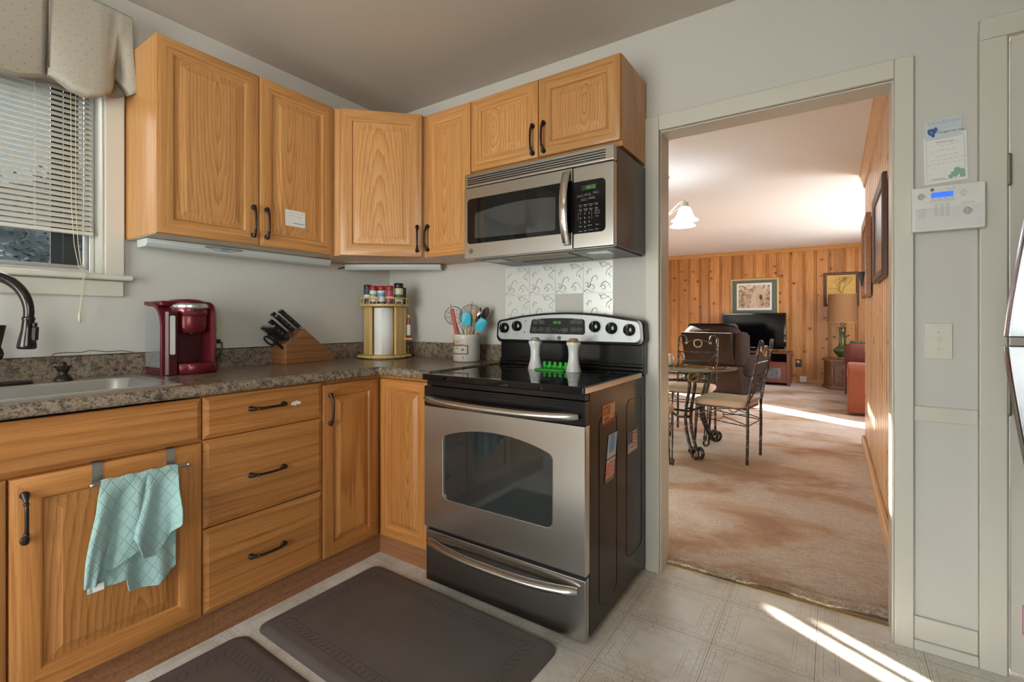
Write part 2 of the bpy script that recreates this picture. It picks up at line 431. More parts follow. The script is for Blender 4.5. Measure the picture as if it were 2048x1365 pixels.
struct(holed(M(), 'x', 0, .12, -.14, 3.84, 0, CZ, [(1.80, 2.638, 0, 2.015), (2.932, 3.66, 0, 2.075)]), 'wall_back', WALL, smooth=0)
struct(holed(M(), 'y', 3.70, 3.84, -4.34, 0, 0, CZ, [(-3.65, -2.35, 1.0, 2.1)]), 'wall_right', WALL, smooth=0)
struct(holed(M(), 'x', -4.34, -4.2, 0, 3.70, 0, CZ, [(.55, 2.35, .15, 2.1)]), 'wall_front', WALL, smooth=0)
# living room shell
lf = M(); lf.box(-1.34, .12, -.1, 3.7, FAR+.14, 0)
struct(lf, 'subfloor', pm('subfloor', (.3,.2,.12), .9), smooth=0)
cp = M()
def carpet_pt(u, v):
    return None
cp.box(-1.2, .16, 0.0, 2.70, 3.24, .016); cp.box(-1.2, 3.24, 0.0, 3.6, FAR, .016)
struct(cp, 'floor_carpet', CARPET, smooth=0)
# shaggy carpet edge in the doorway: a rolled lip with loose yarn ends
le = M(); rr = random.Random(3)
n = 60
prof = [(.105, .001), (.097, .013), (.104, .024), (.122, .029), (.15, .0205), (.165, .0165)]
L = []
for i in range(n+1):
    x = 1.802+(2.636-1.802)*i/n; j = .012*math.sin(i*.23+.6)+rr.uniform(-.004, .004)+.028*(i/n)
    L.append([(x, y+(j if y < .15 else 0), z) for y, z in prof])
le.loops(L, 0, False); struct(le, 'floor_carpet_lip', CARPET, fix=False); le = M()
for i in range(4200):
    x = rr.uniform(1.804, 2.634); j = .012*math.sin((x-1.802)/.834*60*.23+.6)+.028*(x-1.802)/.834
    y = .098+j+rr.random()**2*.05; z = .004+.022*rr.random()
    d = Vector((rr.uniform(-.010, .010), rr.uniform(-.022, .004), rr.uniform(-.003, .013)))
    a = Vector((x, y, z)); sd = Vector((.0011, .0003, 0))
    le.face(le.vs([a-sd, a+sd, a+d]))
o = struct(le, 'floor_carpet_edge', pm('worn_carpet_edge', (.36,.245,.15), .95, 0, .45, 60), fix=False)
struct(M().box(1.802, .088, 0, 2.636, .104, .003), 'trim_threshold', pm('brass_threshold', (.40,.30,.12), .35, .9), smooth=0)
struct(M().box(-1.34, .12, LZ, 3.74, FAR+.14, LZ+.1), 'ceiling_living', CEIL2, smooth=0)
def boards(m, axis, a0, a1, plane, sgn, z0, z1, pitch=.2):
    """vertical boards with moulded joints: profile swept up; sgn = direction of the visible face"""
    pts = []
    a = a0; k = 0
    while a < a1-.001:
        wv = pitch*(1.08 if k%3 == 0 else .86 if k%3 == 1 else 1.05); b = min(a+wv, a1)
        pts += [(a, -.014), (a+.003, -.013), (a+.006, -.001), (a+.014, -.001), (a+.017, -.010), (a+.020, -.010), (a+.023, -.001), (a+.030, -.001), (a+.034, -.008), (a+.040, 0), (b-.006, 0), (b-.003, -.012), (b, -.014)]
        a = b; k += 1
    lo = [((p, plane+sgn*h, z0) if axis == 'x' else (plane+sgn*h, p, z0)) for p, h in pts]
    hi = [((p, plane+sgn*h, z1) if axis == 'x' else (plane+sgn*h, p, z1)) for p, h in pts]
    m.loops([lo, hi], 0, False); return m
fw = boards(M(), 'x', -1.2, 3.6, FAR, -1, 0, LZ); fw.box(-1.34, FAR+.016, -.1, 3.74, FAR+.14, LZ)
struct(fw, 'wall_far', PINE, smooth=20)
rw = boards(M(), 'y', .121, 3.24, 2.70, -1, 0, LZ, .15); rw.box(2.716, .121, -.1, 2.84, 3.232, LZ); rw.box(2.702, 3.228, 0, 2.84, 3.24, LZ)
struct(rw, 'wall_panelled', PINER, smooth=20)
struct(M().box(2.84, 3.1, -.1, 3.6, 3.24, LZ), 'wall_recess_near', PINE, smooth=0)
struct(holed(M(), 'y', 3.6, 3.64, 3.1, FAR, -.1, LZ, [(3.5, 4.7, .8, 2.1), (5.4, 6.4, .8, 2.1)]), 'wall_recess_right', PINE, smooth=0)
struct(M().box(-1.34, 0.0, -.1, -.14, .12, LZ), 'wall_living_near', CEIL2, smooth=0)
struct(holed(M(), 'y', -1.225, -1.2, .12, FAR, 0, LZ, [(.40, 1.64, .9, 2.05), (1.905, 1.965, 1.45, 2.20), (2.01, 2.05, 1.52, 2.20), (2.20, 2.30, 2.06, 2.40), (4.22, 5.07, 2.03, 2.09), (6.25, 6.95, .25, 2.05)]), 'wall_living_left', PINE, smooth=0)  # unseen wall; narrow slots shaped to let the sun streaks in
def crownprof(d, h): return [(0, 0), (d, 0), (d, -.014), (d*.82, -.02), (d*.35, -h*.72), (d*.28, -h*.9), (0, -h)]
pr_ = [(FAR-.001-a, LZ+b-.001) for a, b in crownprof(.05, .075)]
struct(M().prism(pr_, 'x', -1.2, 3.6), 'trim_crown_far', PINET, smooth=25)
pr_ = [(2.699-a, LZ+b-.001) for a, b in crownprof(.042, .125)]
struct(M().prism(pr_, 'y', .121, 3.24), 'trim_crown_right', PINETY, smooth=25)
struct(M().box(-1.2, FAR-.02, .016, 3.6, FAR-.002, .085), 'baseboard_far', PINET, bev=.004)
bb = M(); bb.prism([(2.697, .016), (2.674, .016), (2.674, .085), (2.682, .10), (2.697, .10)], 'y', .125, 3.24)
struct(bb, 'baseboard_right', PINETY, smooth=25)
# door casing round the opening to the living room
tm = M()
tm.box(1.737, -.021, 0, 1.800, -.001, 2.082); tm.box(2.638, -.021, 0, 2.692, -.001, 2.082); tm.box(1.800, -.021, 2.015, 2.638, -.001, 2.082)
struct(tm, 'trim_1', TRIM, bev=.004)
jm = M(); jm.box(1.787, 0, 0, 1.806, .121, 2.03) ; jm.box(2.632, 0, 0, 2.650, .121, 2.03); jm.box(1.80, 0, 2.010, 2.64, .121, 2.03)
struct(jm, 'trim_2', TRIM, bev=.003)
pn = M()
pn.box(2.692, -.010, .800, 2.858, -.001, .852); pn.prism([(0,0),(0,0)], 'x', 0, 0) if False else None
pn.box(2.692, -.010, .035, 2.858, -.001, .115); pn.box(2.692, -.018, 0, 2.858, -.001, .035)
struct(pn, 'trim_3', TRIM, bev=.004)
t4 = M(); t4.box(2.858, -.021, 0, 2.925, -.001, 2.075); t4.box(2.858, -.021, 2.075, 3.70, -.001, 2.145); t4.box(3.665, -.021, 0, 3.70, -.001, 2.075)
struct(t4, 'trim_4', TRIM, bev=.004)
dr = M(); dr.box(2.9365, .004, .008, 3.657, .044, 2.068); dr.box(3.03, .0, .9, 3.56, .0045, 1.95)
d1 = struct(dr, 'door_1', TRIM, bev=.002)
for z in (1.64, .895):
    h = M(); h.tube([(2.929, -.012, z-.045), (2.929, -.012, z+.045)], .0062, 10); h.box(2.926, -.006, z-.042, 2.934, .003, z+.042)
    for q in (-.046, .046): h.ball((2.929, -.012, z+q), .007, 6)
    h.build('hinge', pm('worn_hinge', (.22,.20,.16), .5, .5), d1)
nn = M(); nn.box(2.962, -.001, .14, 3.03, .003, .235)
o = thing('taped_note', 'pink and lilac paper stuck low on the cream door', 'note', (2.99, .003, .14))
nn.build('paper', pm('pink_paper', (.62,.30,.42), .8, 0, .3, 30), o)
# kitchen window
wt = M()
wt.box(0.001, -1.507, 1.335, .021, -1.443, 2.20); wt.box(0.001, -2.554, 1.335, .021, -2.49, 2.20); wt.box(0.001, -2.49, 2.12, .021, -1.507, 2.20)
struct(wt, 'trim_window_casing', TRIM, bev=.004)
struct(M().box(-.10, -2.489, 1.3351, -.002, -1.508, 1.3352) if False else M().box(.001, -2.58, 1.314, .055, -1.42, 1.336), 'trim_window_stool', TRIM, bev=.008, seg=3)
struct(M().box(.001, -2.554, 1.248, .018, -1.443, 1.313), 'trim_window_apron', TRIM, bev=.006, seg=3)
wl = M(); wl.box(-.14, -1.512, 1.335, -.001, -1.5075, 2.12); wl.box(-.14, -2.489, 1.335, -.001, -2.485, 2.12); wl.box(-.14, -2.489, 2.115, -.001, -1.508, 2.12); wl.box(-.14, -2.489, 1.335, -.001, -1.508, 1.342)
struct(wl, 'trim_window_liner', TRIM, smooth=0)
def ring(m, x0, x1, y0, y1, z0, z1, wd, wz=None):
    wz = wz or wd
    m.box(x0, y0, z0, x1, y0+wd, z1); m.box(x0, y1-wd, z0, x1, y1, z1); m.box(x0, y0+wd, z0, x1, y1-wd, z0+wz); m.box(x0, y0+wd, z1-wz, x1, y1-wd, z1); return m
ALU = pm('window_aluminium', (.58,.58,.55), .35, .3, .06)
win = struct(ring(M(), -.125, -.085, -2.484, -1.513, 1.343, 2.114, .016, .018), 'window_1', ALU, bev=.003)
ring(M(), -.118, -.095, -2.467, -1.530, 1.362, 2.096, .012, .014).build('sash', pm('window_sash', (.40,.41,.40), .4, .4), win, bev=.002)
s2 = M(); s2.box(-.116, -1.604, 1.377, -.100, -1.560, 2.08); s2.box(-.113, -1.642, 1.377, -.104, -1.606, 2.08)
s2.build('dark_stile', pm('dark_window_stile', (.025,.03,.032), .4), win)
M().box(-.108, -2.45, 1.377, -.106, -1.645, 2.08).build('pane', PANE, win, smooth=0)
M().box(-.108, -1.559, 1.377, -.106, -1.543, 2.08).build('pane', PANE, win, smooth=0)
lt = M(); lt.tube([(-.098, -1.775, 1.392), (-.098, -1.775, 1.410), (-.098, -1.815, 1.412), (-.098, -1.815, 1.392)], .0028, 6, closed=True)
lt.build('latch', WHITE, win)
# window with glazing behind the camera, and one in the right wall
for nm, fr in (('window_2', (.55, -4.30, .15, 2.35, -4.24, 2.1, 'x')), ('window_3', (3.74, -3.65, 1.0, 3.80, -2.35, 2.1, 'y'))):
    x0, y0, z0, x1, y1, z1, ax = fr; m = M()
    if ax == 'x':
        m.box(x0, y0, z0, x0+.06, y1, z1); m.box(x1-.06, y0, z0, x1, y1, z1); m.box(x0+.06, y0, z0, x1-.06, y1, z0+.07); m.box(x0+.06, y0, z1-.06, x1-.06, y1, z1); m.box((x0+x1)/2-.03, y0, z0+.07, (x0+x1)/2+.03, y1, z1-.06)
        g = M().box(x0+.06, (y0+y1)/2-.002, z0+.07, x1-.06, (y0+y1)/2+.002, z1-.06)
    else:
        ring(m, x0, x1, y0, y1, z0, z1, .05); m.box(x0, y0+.05, (z0+z1)/2-.02, x1, y1-.05, (z0+z1)/2+.02)
        g = M().box((x0+x1)/2-.002, y0+.05, z0+.05, (x0+x1)/2+.002, y1-.05, z1-.05)
    wo = struct(m, nm, TRIM); g.build('pane', PANE, wo, smooth=0)
# outside the window: ground, an added house that blocks the sun, a bare tree
struct(M().box(-14, -14, -.35, -.14, 16, -.3), 'ground', pm('lawn', (.04,.045,.035), .95, 0, .3, 2), smooth=0)
hs = thing('sun_block_house', 'added grey blue house that blocks the sun from the window above the sink', 'house', (-9, .3, -.3))
M().box(-11, -4, -.3, -9, 4.4, 5.2).build('wall', pm('siding', (.035,.045,.05), .8, 0, .3, 1.5), hs, smooth=0)
M().prism([(-11.4, 5.2), (-8.7, 5.2), (-10, 6.3)], 'y', -4.3, 4.7).build('roof', pm('shingle', (.10,.10,.11), .9), hs, smooth=0)
sh = thing('evergreen_hedge', 'dark evergreen hedge outside the window above the sink', 'hedge', (-4.2, -.6, -.3))
hd_ = M(); rr = random.Random(5)
def hedge(u, v):
    y = lerp(-5, 3.6, u); z = lerp(-.3, 3.0, v); q = .25*math.sin(u*31)*math.sin(v*9+u*5)+.12*math.sin(u*83+v*21)
    return (-4.5+q-(.8*v*v), y, z+.25*math.sin(u*23)*v)
hd_.grid(hedge, 90, 30); hd_.build('foliage_mass', pm('hedge_dark', (.016,.020,.021), .9, 0, .6, 6, Specular_IOR_Level=.05), sh, fix=False)
fl = M()
for i in range(9000):
    u, v = .3+.5*rr.random(), rr.random()*1.06; c = Vector(hedge(u, v))+Vector((rr.uniform(-.1, .25), 0, 0))
    d = Vector((rr.uniform(-1,1), rr.uniform(-1,1), rr.uniform(-.6,.6))).normalized()*.035; e = d.cross(Vector((rr.uniform(-1,1), rr.uniform(-1,1), 1))).normalized()*.018
    fl.face(fl.vs([c-d, c+e, c+d, c-e]))
fo = fl.build('leaves', pm('dark_leaf', (.020,.025,.026), .9, 0, .6, Specular_IOR_Level=.05), sh, fix=False, smooth=0); fo['kind'] = 'stuff'
# mini blind and balloon valance
bl = thing('mini_blind', 'off white mini blind half raised behind the glass of the sink window', 'blind', (-.045, -2.0, 2.11))
SLAT = pm('blind_slat', (.62,.60,.54), .35, 0, .03)
m = M(); z = 1.522; k = 0
while z < 2.085:
    hh = .0115; dx = .0080; dz = .0092
    L = []
    for y in (-2.476, -1.532):
        L.append([(-.045-dx, y, z+dz), (-.045-.3*dx, y, z+.3*dz+.0022), (-.045+.3*dx, y, z-.3*dz+.0022), (-.045+dx, y, z-dz), (-.045+.3*dx, y, z-.3*dz+.0014), (-.045-.3*dx, y, z+.3*dz+.0014)])
    m.loops(L, 0, True, True, True); z += .0206; k += 1
m.build('slats', SLAT, bl)
M().box(-.058, -2.478, 1.494, -.032, -1.530, 1.508).build('bottom_rail', SLAT, bl, bev=.003)
M().box(-.066, -2.48, 2.085, -.026, -1.528, 2.112).build('head_rail', SLAT, bl, bev=.002)
for y in (-1.70, -2.30, -1.56):
    for dx in (-.0105, .0105): M().tube([(-.045+dx, y, 1.50), (-.045+dx, y, 2.09)], .0007, 4).build('ladder_cord', SLAT, bl)
cd = M()
cd.tube([(-.030, -1.600, 2.09), (-.028, -1.598, 1.6), (-.020, -1.592, 1.45), (.02, -1.588, 1.36), (.060, -1.583, 1.337), (.060, -1.588, 1.27), (.056, -1.597, 1.18)], .0011, 5)
cd.tube([(-.030, -1.585, 2.09), (-.028, -1.585, 1.6), (-.020, -1.580, 1.45), (.02, -1.580, 1.36), (.060, -1.577, 1.337), (.060, -1.585, 1.27), (.058, -1.594, 1.185)], .0011, 5)
cd.lathe([(.001, .03), (.004, .024), (.005, .0), (.003, -.012), (.001, -.014)], 8, (.057, -1.595, 1.155))
cd.build('pull_cord', IVORY, bl)
def m_fabric():
    n = N('dotted_fabric'); v = n.co(); x, y, z = n.xyz(v)
    s = .032
    u0 = n.math('DIVIDE', n.math('ADD', y, n.math('MULTIPLY', x, .6)), s); w0 = n.math('DIVIDE', z, s)
    row = n.math('MULTIPLY', n.math('FRACT', n.math('MULTIPLY', n.math('FLOOR', w0), .5)), 1.0)
    fu = n.math('SUBTRACT', n.math('FRACT', n.math('ADD', u0, row)), .5); fv = n.math('SUBTRACT', n.math('FRACT', w0), .5)
    d = n.math('SQRT', n.math('ADD', n.math('MULTIPLY', fu, fu), n.math('MULTIPLY', fv, fv)))
    dot = n.math('LESS_THAN', d, .07)
    base = n.mix(n.noise(v, 120, 3), (.36,.33,.275), (.43,.40,.335))
    st = n.math('FRACT', n.math('MULTIPLY', n.math('ADD', y, z), 90)); 
    n.bump(n.math('ADD', n.math('MULTIPLY', st, .3), n.noise(v, 420, 2)), .25, .001)
    return n.out(n.mix(dot, base, (.27,.22,.15)), .9, 0)
FAB = m_fabric()
va = thing('balloon_valance', 'beige dotted balloon valance over the sink window', 'valance', (.02, -1.98, 2.3))
def swag(y0, y1, bz, pinch0, pinch1):
    m = M(); D = abs(y1-y0)
    def fn(u, v):
        y = lerp(y0, y1, u)
        zt = 2.385; zb = interp(bz, u)
        pin = 0
        if pinch0: pin = max(pin, math.exp(-((u)/.10)**2))
        if pinch1: pin = max(pin, math.exp(-((1-u)/.10)**2))
        belly = math.sin(PI*min(1, max(0, u)))**.6
        x = .085+.05*v**1.5*belly+.012*math.sin(9*u+3*v)*v*(1-pin)-.03*pin*v
        if v > .82: x -= (v-.82)/.18*.075*(1-.3*pin); 
        zz = lerp(zt, zb, math.sin(v/.9*PI/2) if v < .9 else 1.0)
        if v > .9: zz = zb+.018*(v-.9)/.1
        return (x, y, zz)
    m.grid(fn, 40, 30); return m
def right_swag(u, v):
    """flat drop with a balloon hem, gathered by a tie near its right end, then turning back to the wall"""
    y = interp([(0, -1.690), (.86, -1.440), (1, -1.428)], u)
    zb = interp([(0, 2.048), (.08, 2.036), (.22, 2.008), (.36, 1.998), (.50, 2.012), (.60, 2.040), (.66, 2.085), (.70, 2.125), (.74, 2.090), (.80, 2.058), (.88, 2.075), (1, 2.115)], u)
    zt = 2.386-.012*max(0, u-.6)-(.03*max(0, (u-.86)/.14))
    x = interp([(0, .088), (.5, .100), (.86, .094), (.93, .070), (1, .012)], u)
    g = math.exp(-((u-.70)/.075)**2)
    swell = math.sin(PI*min(1, u/.70))**.7 if u < .70 else .75*math.sin(PI*min(1, (u-.70)/.30))
    x += .055*swell*v**1.6 - .020*g*v - .012*math.exp(-((v-.72)/.10)**2)*g
    x += .006*math.sin(u*26+v*7)*v*g*3
    y += .022*v**3*max(0, u-.70)/.30
    if v > .86: x -= (v-.86)/.14*.055*(.6+swell)
    zz = lerp(zt, zb, v/.88) if v < .88 else zb+.010*(v-.88)/.12
    return (x, y, zz)
M().grid(lambda u, v: (.058+.012*math.sin(u*7)-.04*u*u, lerp(-1.56, -1.422, u), lerp(2.30, 2.036+.02*u+.045*u**3, v)), 20, 10).build('lining', FAB, va, smooth=60, solid=.002)
M().grid(right_swag, 70, 40).build('swag', FAB, va, smooth=60, solid=.002)
swag(-2.40, -1.692, [(0, 2.06), (.3, 2.0), (.62, 1.985), (.9, 2.015), (1, 2.045)], True, False).build('swag', FAB, va, smooth=60, solid=.002)
swag(-2.58, -2.402, [(0, 2.08), (.5, 2.02), (1, 2.06)], False, False).build('swag', FAB, va, smooth=60, solid=.002)
hm = M()
hm.tube([(.085, -2.58, 2.386), (.094, -1.47, 2.380), (.085, -1.445, 2.372), (.014, -1.432, 2.345)], .006, 8)
hm.build('rod_pocket', FAB, va)
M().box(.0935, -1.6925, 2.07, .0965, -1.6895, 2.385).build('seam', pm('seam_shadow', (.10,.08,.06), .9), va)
# ------------------------------------------------------------------ cabinets
def rl(x0, z0, x1, z1, y): return [(x0, y, z0), (x1, y, z0), (x1, y, z1), (x0, y, z1)]
def inset(b, d, y): return rl(b[0]+d, b[1]+d, b[2]-d, b[3]-d, y)
def pull(parent, x, z, yf, vert, L=.133):
    m = M(); P = []; rad = []
    for i in range(25):
        t = -1+2*i/24; o = .006+.021*(1-abs(t)**3.2); a = t*L/2
        P.append((x, yf-o, z+a) if vert else (x+a, yf-o, z))
        rad.append(.0048+.0050*max(0, (abs(t)-.72)/.28)**.8)
    m.tube(P, rad, 10)
    for s in (-1, 1):
        c = (x, yf, z+s*L/2*.93) if vert else (x+s*L/2*.93, yf, z)
        m.ylathe([(.0105, 0), (.0105, .003), (.008, .0065), (.004, .008)], 14, c)
    for s in (-.62, .62):
        c = (x, yf-.0225, z+s*L/2) if vert else (x+s*L/2, yf-.0225, z)
        m.ball(c, .0068, 6)
    return m.build('handle', BRONZE, parent, smooth=50)
def door(root, x0, z0, x1, z1, yb, yf, hx=None, hz=None, V=OAK_V, H=OAK_H, stile=.058, pan=True):
    b = (x0, z0, x1, z1); mats = [1, 0, 1, 0]
    m = M(); m.loops([inset(b, 0, yb), inset(b, 0, yf+.005), inset(b, .0015, yf+.0015), inset(b, .005, yf), inset(b, stile-.004, yf), inset(b, stile+.002, yf+.003), inset(b, stile+.005, yf+.0085), inset(b, stile+.010, yf+.0095)], mats=mats)
    m.face(m.vs(rl(x0, z0, x1, z1, yb))[::-1], 0)
    d = m.build('door', [V, H], root, smooth=30)
    p = M(); q = stile+.008
    p.loops([inset(b, q, yf+.0095), inset(b, q+.004, yf+.009), inset(b, q+.034, yf+.0015), inset(b, q+.036, yf+.0005)], 0, cap1=True)
    p.build('door_panel', OAK_P if V is OAK_V else LOW_P, d, smooth=12)
    if hx is not None: pull(d, hx, hz, yf, True)
    return d
def drawer(root, x0, z0, x1, z1, yb, yf, mat=STRIP, h=True, e=.013, name='drawer', L=.140):
    b = (x0, z0, x1, z1); m = M()
    m.loops([inset(b, 0, yb), inset(b, 0, yf+.007), inset(b, .002, yf+.0055), inset(b, e, yf+.001), inset(b, e+.002, yf)], 0, cap0=True, cap1=True)
    d = m.build(name, mat, root, smooth=12)
    if h: pull(d, (x0+x1)/2+h[0], (z0+z1)/2+h[1], yf, False, L)
    return d
UZ0, UZ1 = 1.487, 2.252
GRP = 'oak cabinets'
# left wall, two doors
c = thing('wall_cabinet', 'two-door oak wall cabinet right of the window with a note on one door', 'cabinet', (-1.436, -.001, UZ0), FA)
M().box(-1.436, -.298, UZ0+.002, -.662, -.001, UZ1).build('body', OAK_V, c, bev=.001)
M().box(-1.43, -.30, UZ0, -.668, -.004, UZ0+.002).build('underside', pm('cabinet_underside', (.60,.50,.38), .5), c)
door(c, -1.436, UZ0, -1.0435, UZ1, -.2985, -.318, -1.070, 1.592)
door(c, -1.0405, UZ0, -.661, UZ1, -.2985, -.318, -1.010, 1.592)
nt_ = thing('note_card', 'small white card taped to the wall cabinet door', 'card', (-.87, -.322, 1.60), FA)
k = M().box(-.921, -.3195, 1.600, -.819, -.3187, 1.676); k.build('paper', PAPER, nt_, smooth=0)
k = M(); k.tube([(-.880+.0022*t, -.3199, 1.616+.0030*math.sin(t*2.1)*(1 if t%3 else 1.5)) for t in range(26)], .0009, 4)
for i, (a, b_, z) in enumerate([(-.905, -.85, 1.664), (-.84, -.83, 1.664), (-.91, -.86, 1.651), (-.86, -.835, 1.645)]):
    k.tube([(a+(b_-a)*t/12, -.3199, z+.0022*math.sin(t*2.6+i)) for t in range(13)], .0004, 4)
k.build('writing', INKB, nt_, smooth=0)
# diagonal corner cabinet
FD = (Vector((.4865, -.4865, 0)), PI/4)
c = thing('corner_cabinet', 'diagonal oak corner wall cabinet with one tall door', 'cabinet', (0, 0, UZ0), FD)
Rm = Matrix.Rotation(-PI/4, 3, 'Z')
def toD(p): return tuple((Rm@(Vector((p[0], p[1], 0))-FD[0])))[:2]
poly = [(.002, -.657), (.300, -.657), (.312, -.645), (.645, -.312), (.645, -.002), (.002, -.002)]
M().prism([toD(p) for p in poly], 'z', UZ0+.001, UZ1-.002).build('body', OAK_V, c, smooth=0)
door(c, -.2075, UZ0, .2075, UZ1-.006, -.0005, -.019, .182, 1.583)
# narrow cabinet
c = thing('wall_cabinet', 'narrow oak wall cabinet between the corner cabinet and the microwave', 'cabinet', (.648, -.001, UZ0))
M().box(.648, -.304, UZ0+.001, .952, -.001, UZ1-.002).build('body', OAK_V, c, bev=.001)
door(c, .649, UZ0, .950, UZ1-.004, -.3045, -.324, .664, 1.590)
# cabinet over the microwave
c = thing('wall_cabinet', 'short two-door oak wall cabinet above the microwave', 'cabinet', (.955, -.001, 1.872))
M().box(.955, -.304, 1.872, 1.738, -.001, UZ1-.002).build('body', OAK_V, c, bev=.001)
door(c, .956, 1.893, 1.3445, UZ1-.004, -.3045, -.324, 1.318, 1.977)
door(c, 1.3475, 1.893, 1.735, UZ1-.004, -.3045, -.324, 1.376, 1.977)
# under-cabinet lights
UL = pm('light_housing', (.60,.64,.63), .4, 0, .03)
lg = thing('under_cabinet_light', 'long pale under-cabinet light below the two-door wall cabinet', 'light', (-.99, -.10, UZ0), FA)
lm = M(); lm.prism([(-.165, UZ0-.002), (-.165, UZ0-.020), (-.150, UZ0-.034), (-.07, UZ0-.034), (-.06, UZ0-.002)], 'x', -1.415, -.565); lm.build('housing', UL, lg, bev=.002)
lm = M(); lm.tube([(-1.20+.16*(i/12), -.168+.004*(1 if 0 < i < 12 else 0), UZ0-.012-.010*math.sin(PI*i/12)) for i in range(13)], .002, 6); lm.box(-1.20, -.1665, UZ0-.014, -1.04, -.1645, UZ0-.007); lm.box(-1.135, -.171, UZ0-.018, -1.105, -.164, UZ0-.008)
lm.build('switch', pm('switch_grey', (.25,.25,.24), .4), lg)
FL2 = (Vector((.288, -.2355, 0)), .590)
lg = thing('under_cabinet_light', 'short pale under-cabinet light below the corner cabinet', 'light', (0, 0, UZ0), FL2)
lm = M(); lm.prism([(.0, UZ0-.002), (.0, UZ0-.018), (.012, UZ0-.034), (.075, UZ0-.034), (.08, UZ0-.002)], 'x', -.285, .285); lm.build('housing', UL, lg, bev=.002)
lm = M(); lm.tube([(-.285, .02, UZ0-.018), (-.33, .025, UZ0-.026), (-.40, .05, UZ0-.018)], .0035, 6); lm.build('cord', BLACKP, lg)
# base cabinets
BZ0 = .102; YF = -.607; YB = -.588
def body(c, x0, x1, z1=.885, y0=-.587):
    M().box(x0, y0, .10, x1, -.002, z1).build('body', LOW_V, c, smooth=0)
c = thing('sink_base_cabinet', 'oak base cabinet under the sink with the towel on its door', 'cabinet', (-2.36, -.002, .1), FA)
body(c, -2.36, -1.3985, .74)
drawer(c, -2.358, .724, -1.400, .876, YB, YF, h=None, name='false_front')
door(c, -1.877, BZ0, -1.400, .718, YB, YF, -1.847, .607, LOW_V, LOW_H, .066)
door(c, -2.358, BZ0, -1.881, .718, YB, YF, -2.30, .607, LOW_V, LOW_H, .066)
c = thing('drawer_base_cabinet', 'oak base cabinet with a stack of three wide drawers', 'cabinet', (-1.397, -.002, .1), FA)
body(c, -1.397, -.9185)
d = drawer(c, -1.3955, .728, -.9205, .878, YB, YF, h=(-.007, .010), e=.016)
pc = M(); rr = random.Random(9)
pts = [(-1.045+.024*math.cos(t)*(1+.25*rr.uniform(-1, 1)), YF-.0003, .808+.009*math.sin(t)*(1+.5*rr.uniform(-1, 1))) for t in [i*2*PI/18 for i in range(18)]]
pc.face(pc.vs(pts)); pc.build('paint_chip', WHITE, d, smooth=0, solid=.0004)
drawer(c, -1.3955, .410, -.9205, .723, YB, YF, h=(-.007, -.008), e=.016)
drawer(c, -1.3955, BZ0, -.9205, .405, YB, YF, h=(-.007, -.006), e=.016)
c = thing('corner_base_cabinet', 'oak corner base cabinet with a folding pair of tall doors', 'cabinet', (0, 0, .1))
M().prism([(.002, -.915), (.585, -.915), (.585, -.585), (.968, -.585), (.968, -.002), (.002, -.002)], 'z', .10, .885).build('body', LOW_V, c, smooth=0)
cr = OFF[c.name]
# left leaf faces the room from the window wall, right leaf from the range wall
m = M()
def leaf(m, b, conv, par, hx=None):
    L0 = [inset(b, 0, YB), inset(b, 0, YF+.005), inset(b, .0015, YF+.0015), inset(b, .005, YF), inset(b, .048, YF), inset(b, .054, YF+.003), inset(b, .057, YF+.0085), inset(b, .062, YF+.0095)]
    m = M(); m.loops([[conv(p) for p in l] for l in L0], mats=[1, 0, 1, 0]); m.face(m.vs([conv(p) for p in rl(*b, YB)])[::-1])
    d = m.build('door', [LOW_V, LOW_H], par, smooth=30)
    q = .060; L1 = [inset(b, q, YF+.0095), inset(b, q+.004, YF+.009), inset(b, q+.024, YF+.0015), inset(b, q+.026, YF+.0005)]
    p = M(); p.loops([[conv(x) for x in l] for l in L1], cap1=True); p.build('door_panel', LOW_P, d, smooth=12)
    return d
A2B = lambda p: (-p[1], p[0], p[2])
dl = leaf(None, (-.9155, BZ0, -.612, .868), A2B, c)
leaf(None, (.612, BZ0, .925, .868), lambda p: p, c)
hm = M(); P = []; rad = []
for i in range(25):
    t = -1+2*i/24; o_ = .006+.021*(1-abs(t)**3.2); P.append((-YF+o_, -.884, .757+t*.0665)); rad.append(.0048+.0050*max(0, (abs(t)-.72)/.28)**.8)
hm.tube(P, rad, 10)
for s in (-1, 1): hm.ball((-YF+.004, -.884, .757+s*.062), .0105, 8)
hm.build('handle', BRONZE, dl, smooth=50)
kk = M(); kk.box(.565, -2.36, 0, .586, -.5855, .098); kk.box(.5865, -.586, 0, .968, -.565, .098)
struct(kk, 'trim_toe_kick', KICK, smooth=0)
# worktop
TOP = .926
ct = M()
NOSE = [(.600, .886), (.622, .886), (.630, .889), (.6345, .896), (.635, .905), (.6335, .914), (.629, .921), (.620, .926)]
La = [];
for d_, z_ in NOSE: pass
pathA = lambda d_: [(d_, -2.40), (d_, -d_), (.970, -d_)]
L = [[(x, y, z_) for x, y in pathA(d_)] for d_, z_ in NOSE]
ct.loops(L, 0, False)
x0s, x1s, y0s, y1s = .085, .548, -2.25, -1.443         # sink cut-out
ct.quad((.02, y1s, TOP), (.62, y1s, TOP), (.62, -.62, TOP), (.02, -.62, TOP)); ct.quad((.02, -.62, TOP), (.970, -.62, TOP), (.970, -.02, TOP), (.02, -.02, TOP))
ct.quad((x1s, y0s, TOP), (.62, y0s, TOP), (.62, y1s, TOP), (x1s, y1s, TOP)); ct.quad((.02, y0s, TOP), (x0s, y0s, TOP), (x0s, y1s, TOP), (.02, y1s, TOP)); ct.quad((.02, -2.4, TOP), (.62, -2.4, TOP), (.62, y0s, TOP), (.02, y0s, TOP))
ct.quad((.970, -.635, .886), (.970, -.02, .886), (.970, -.02, TOP), (.970, -.635, TOP))
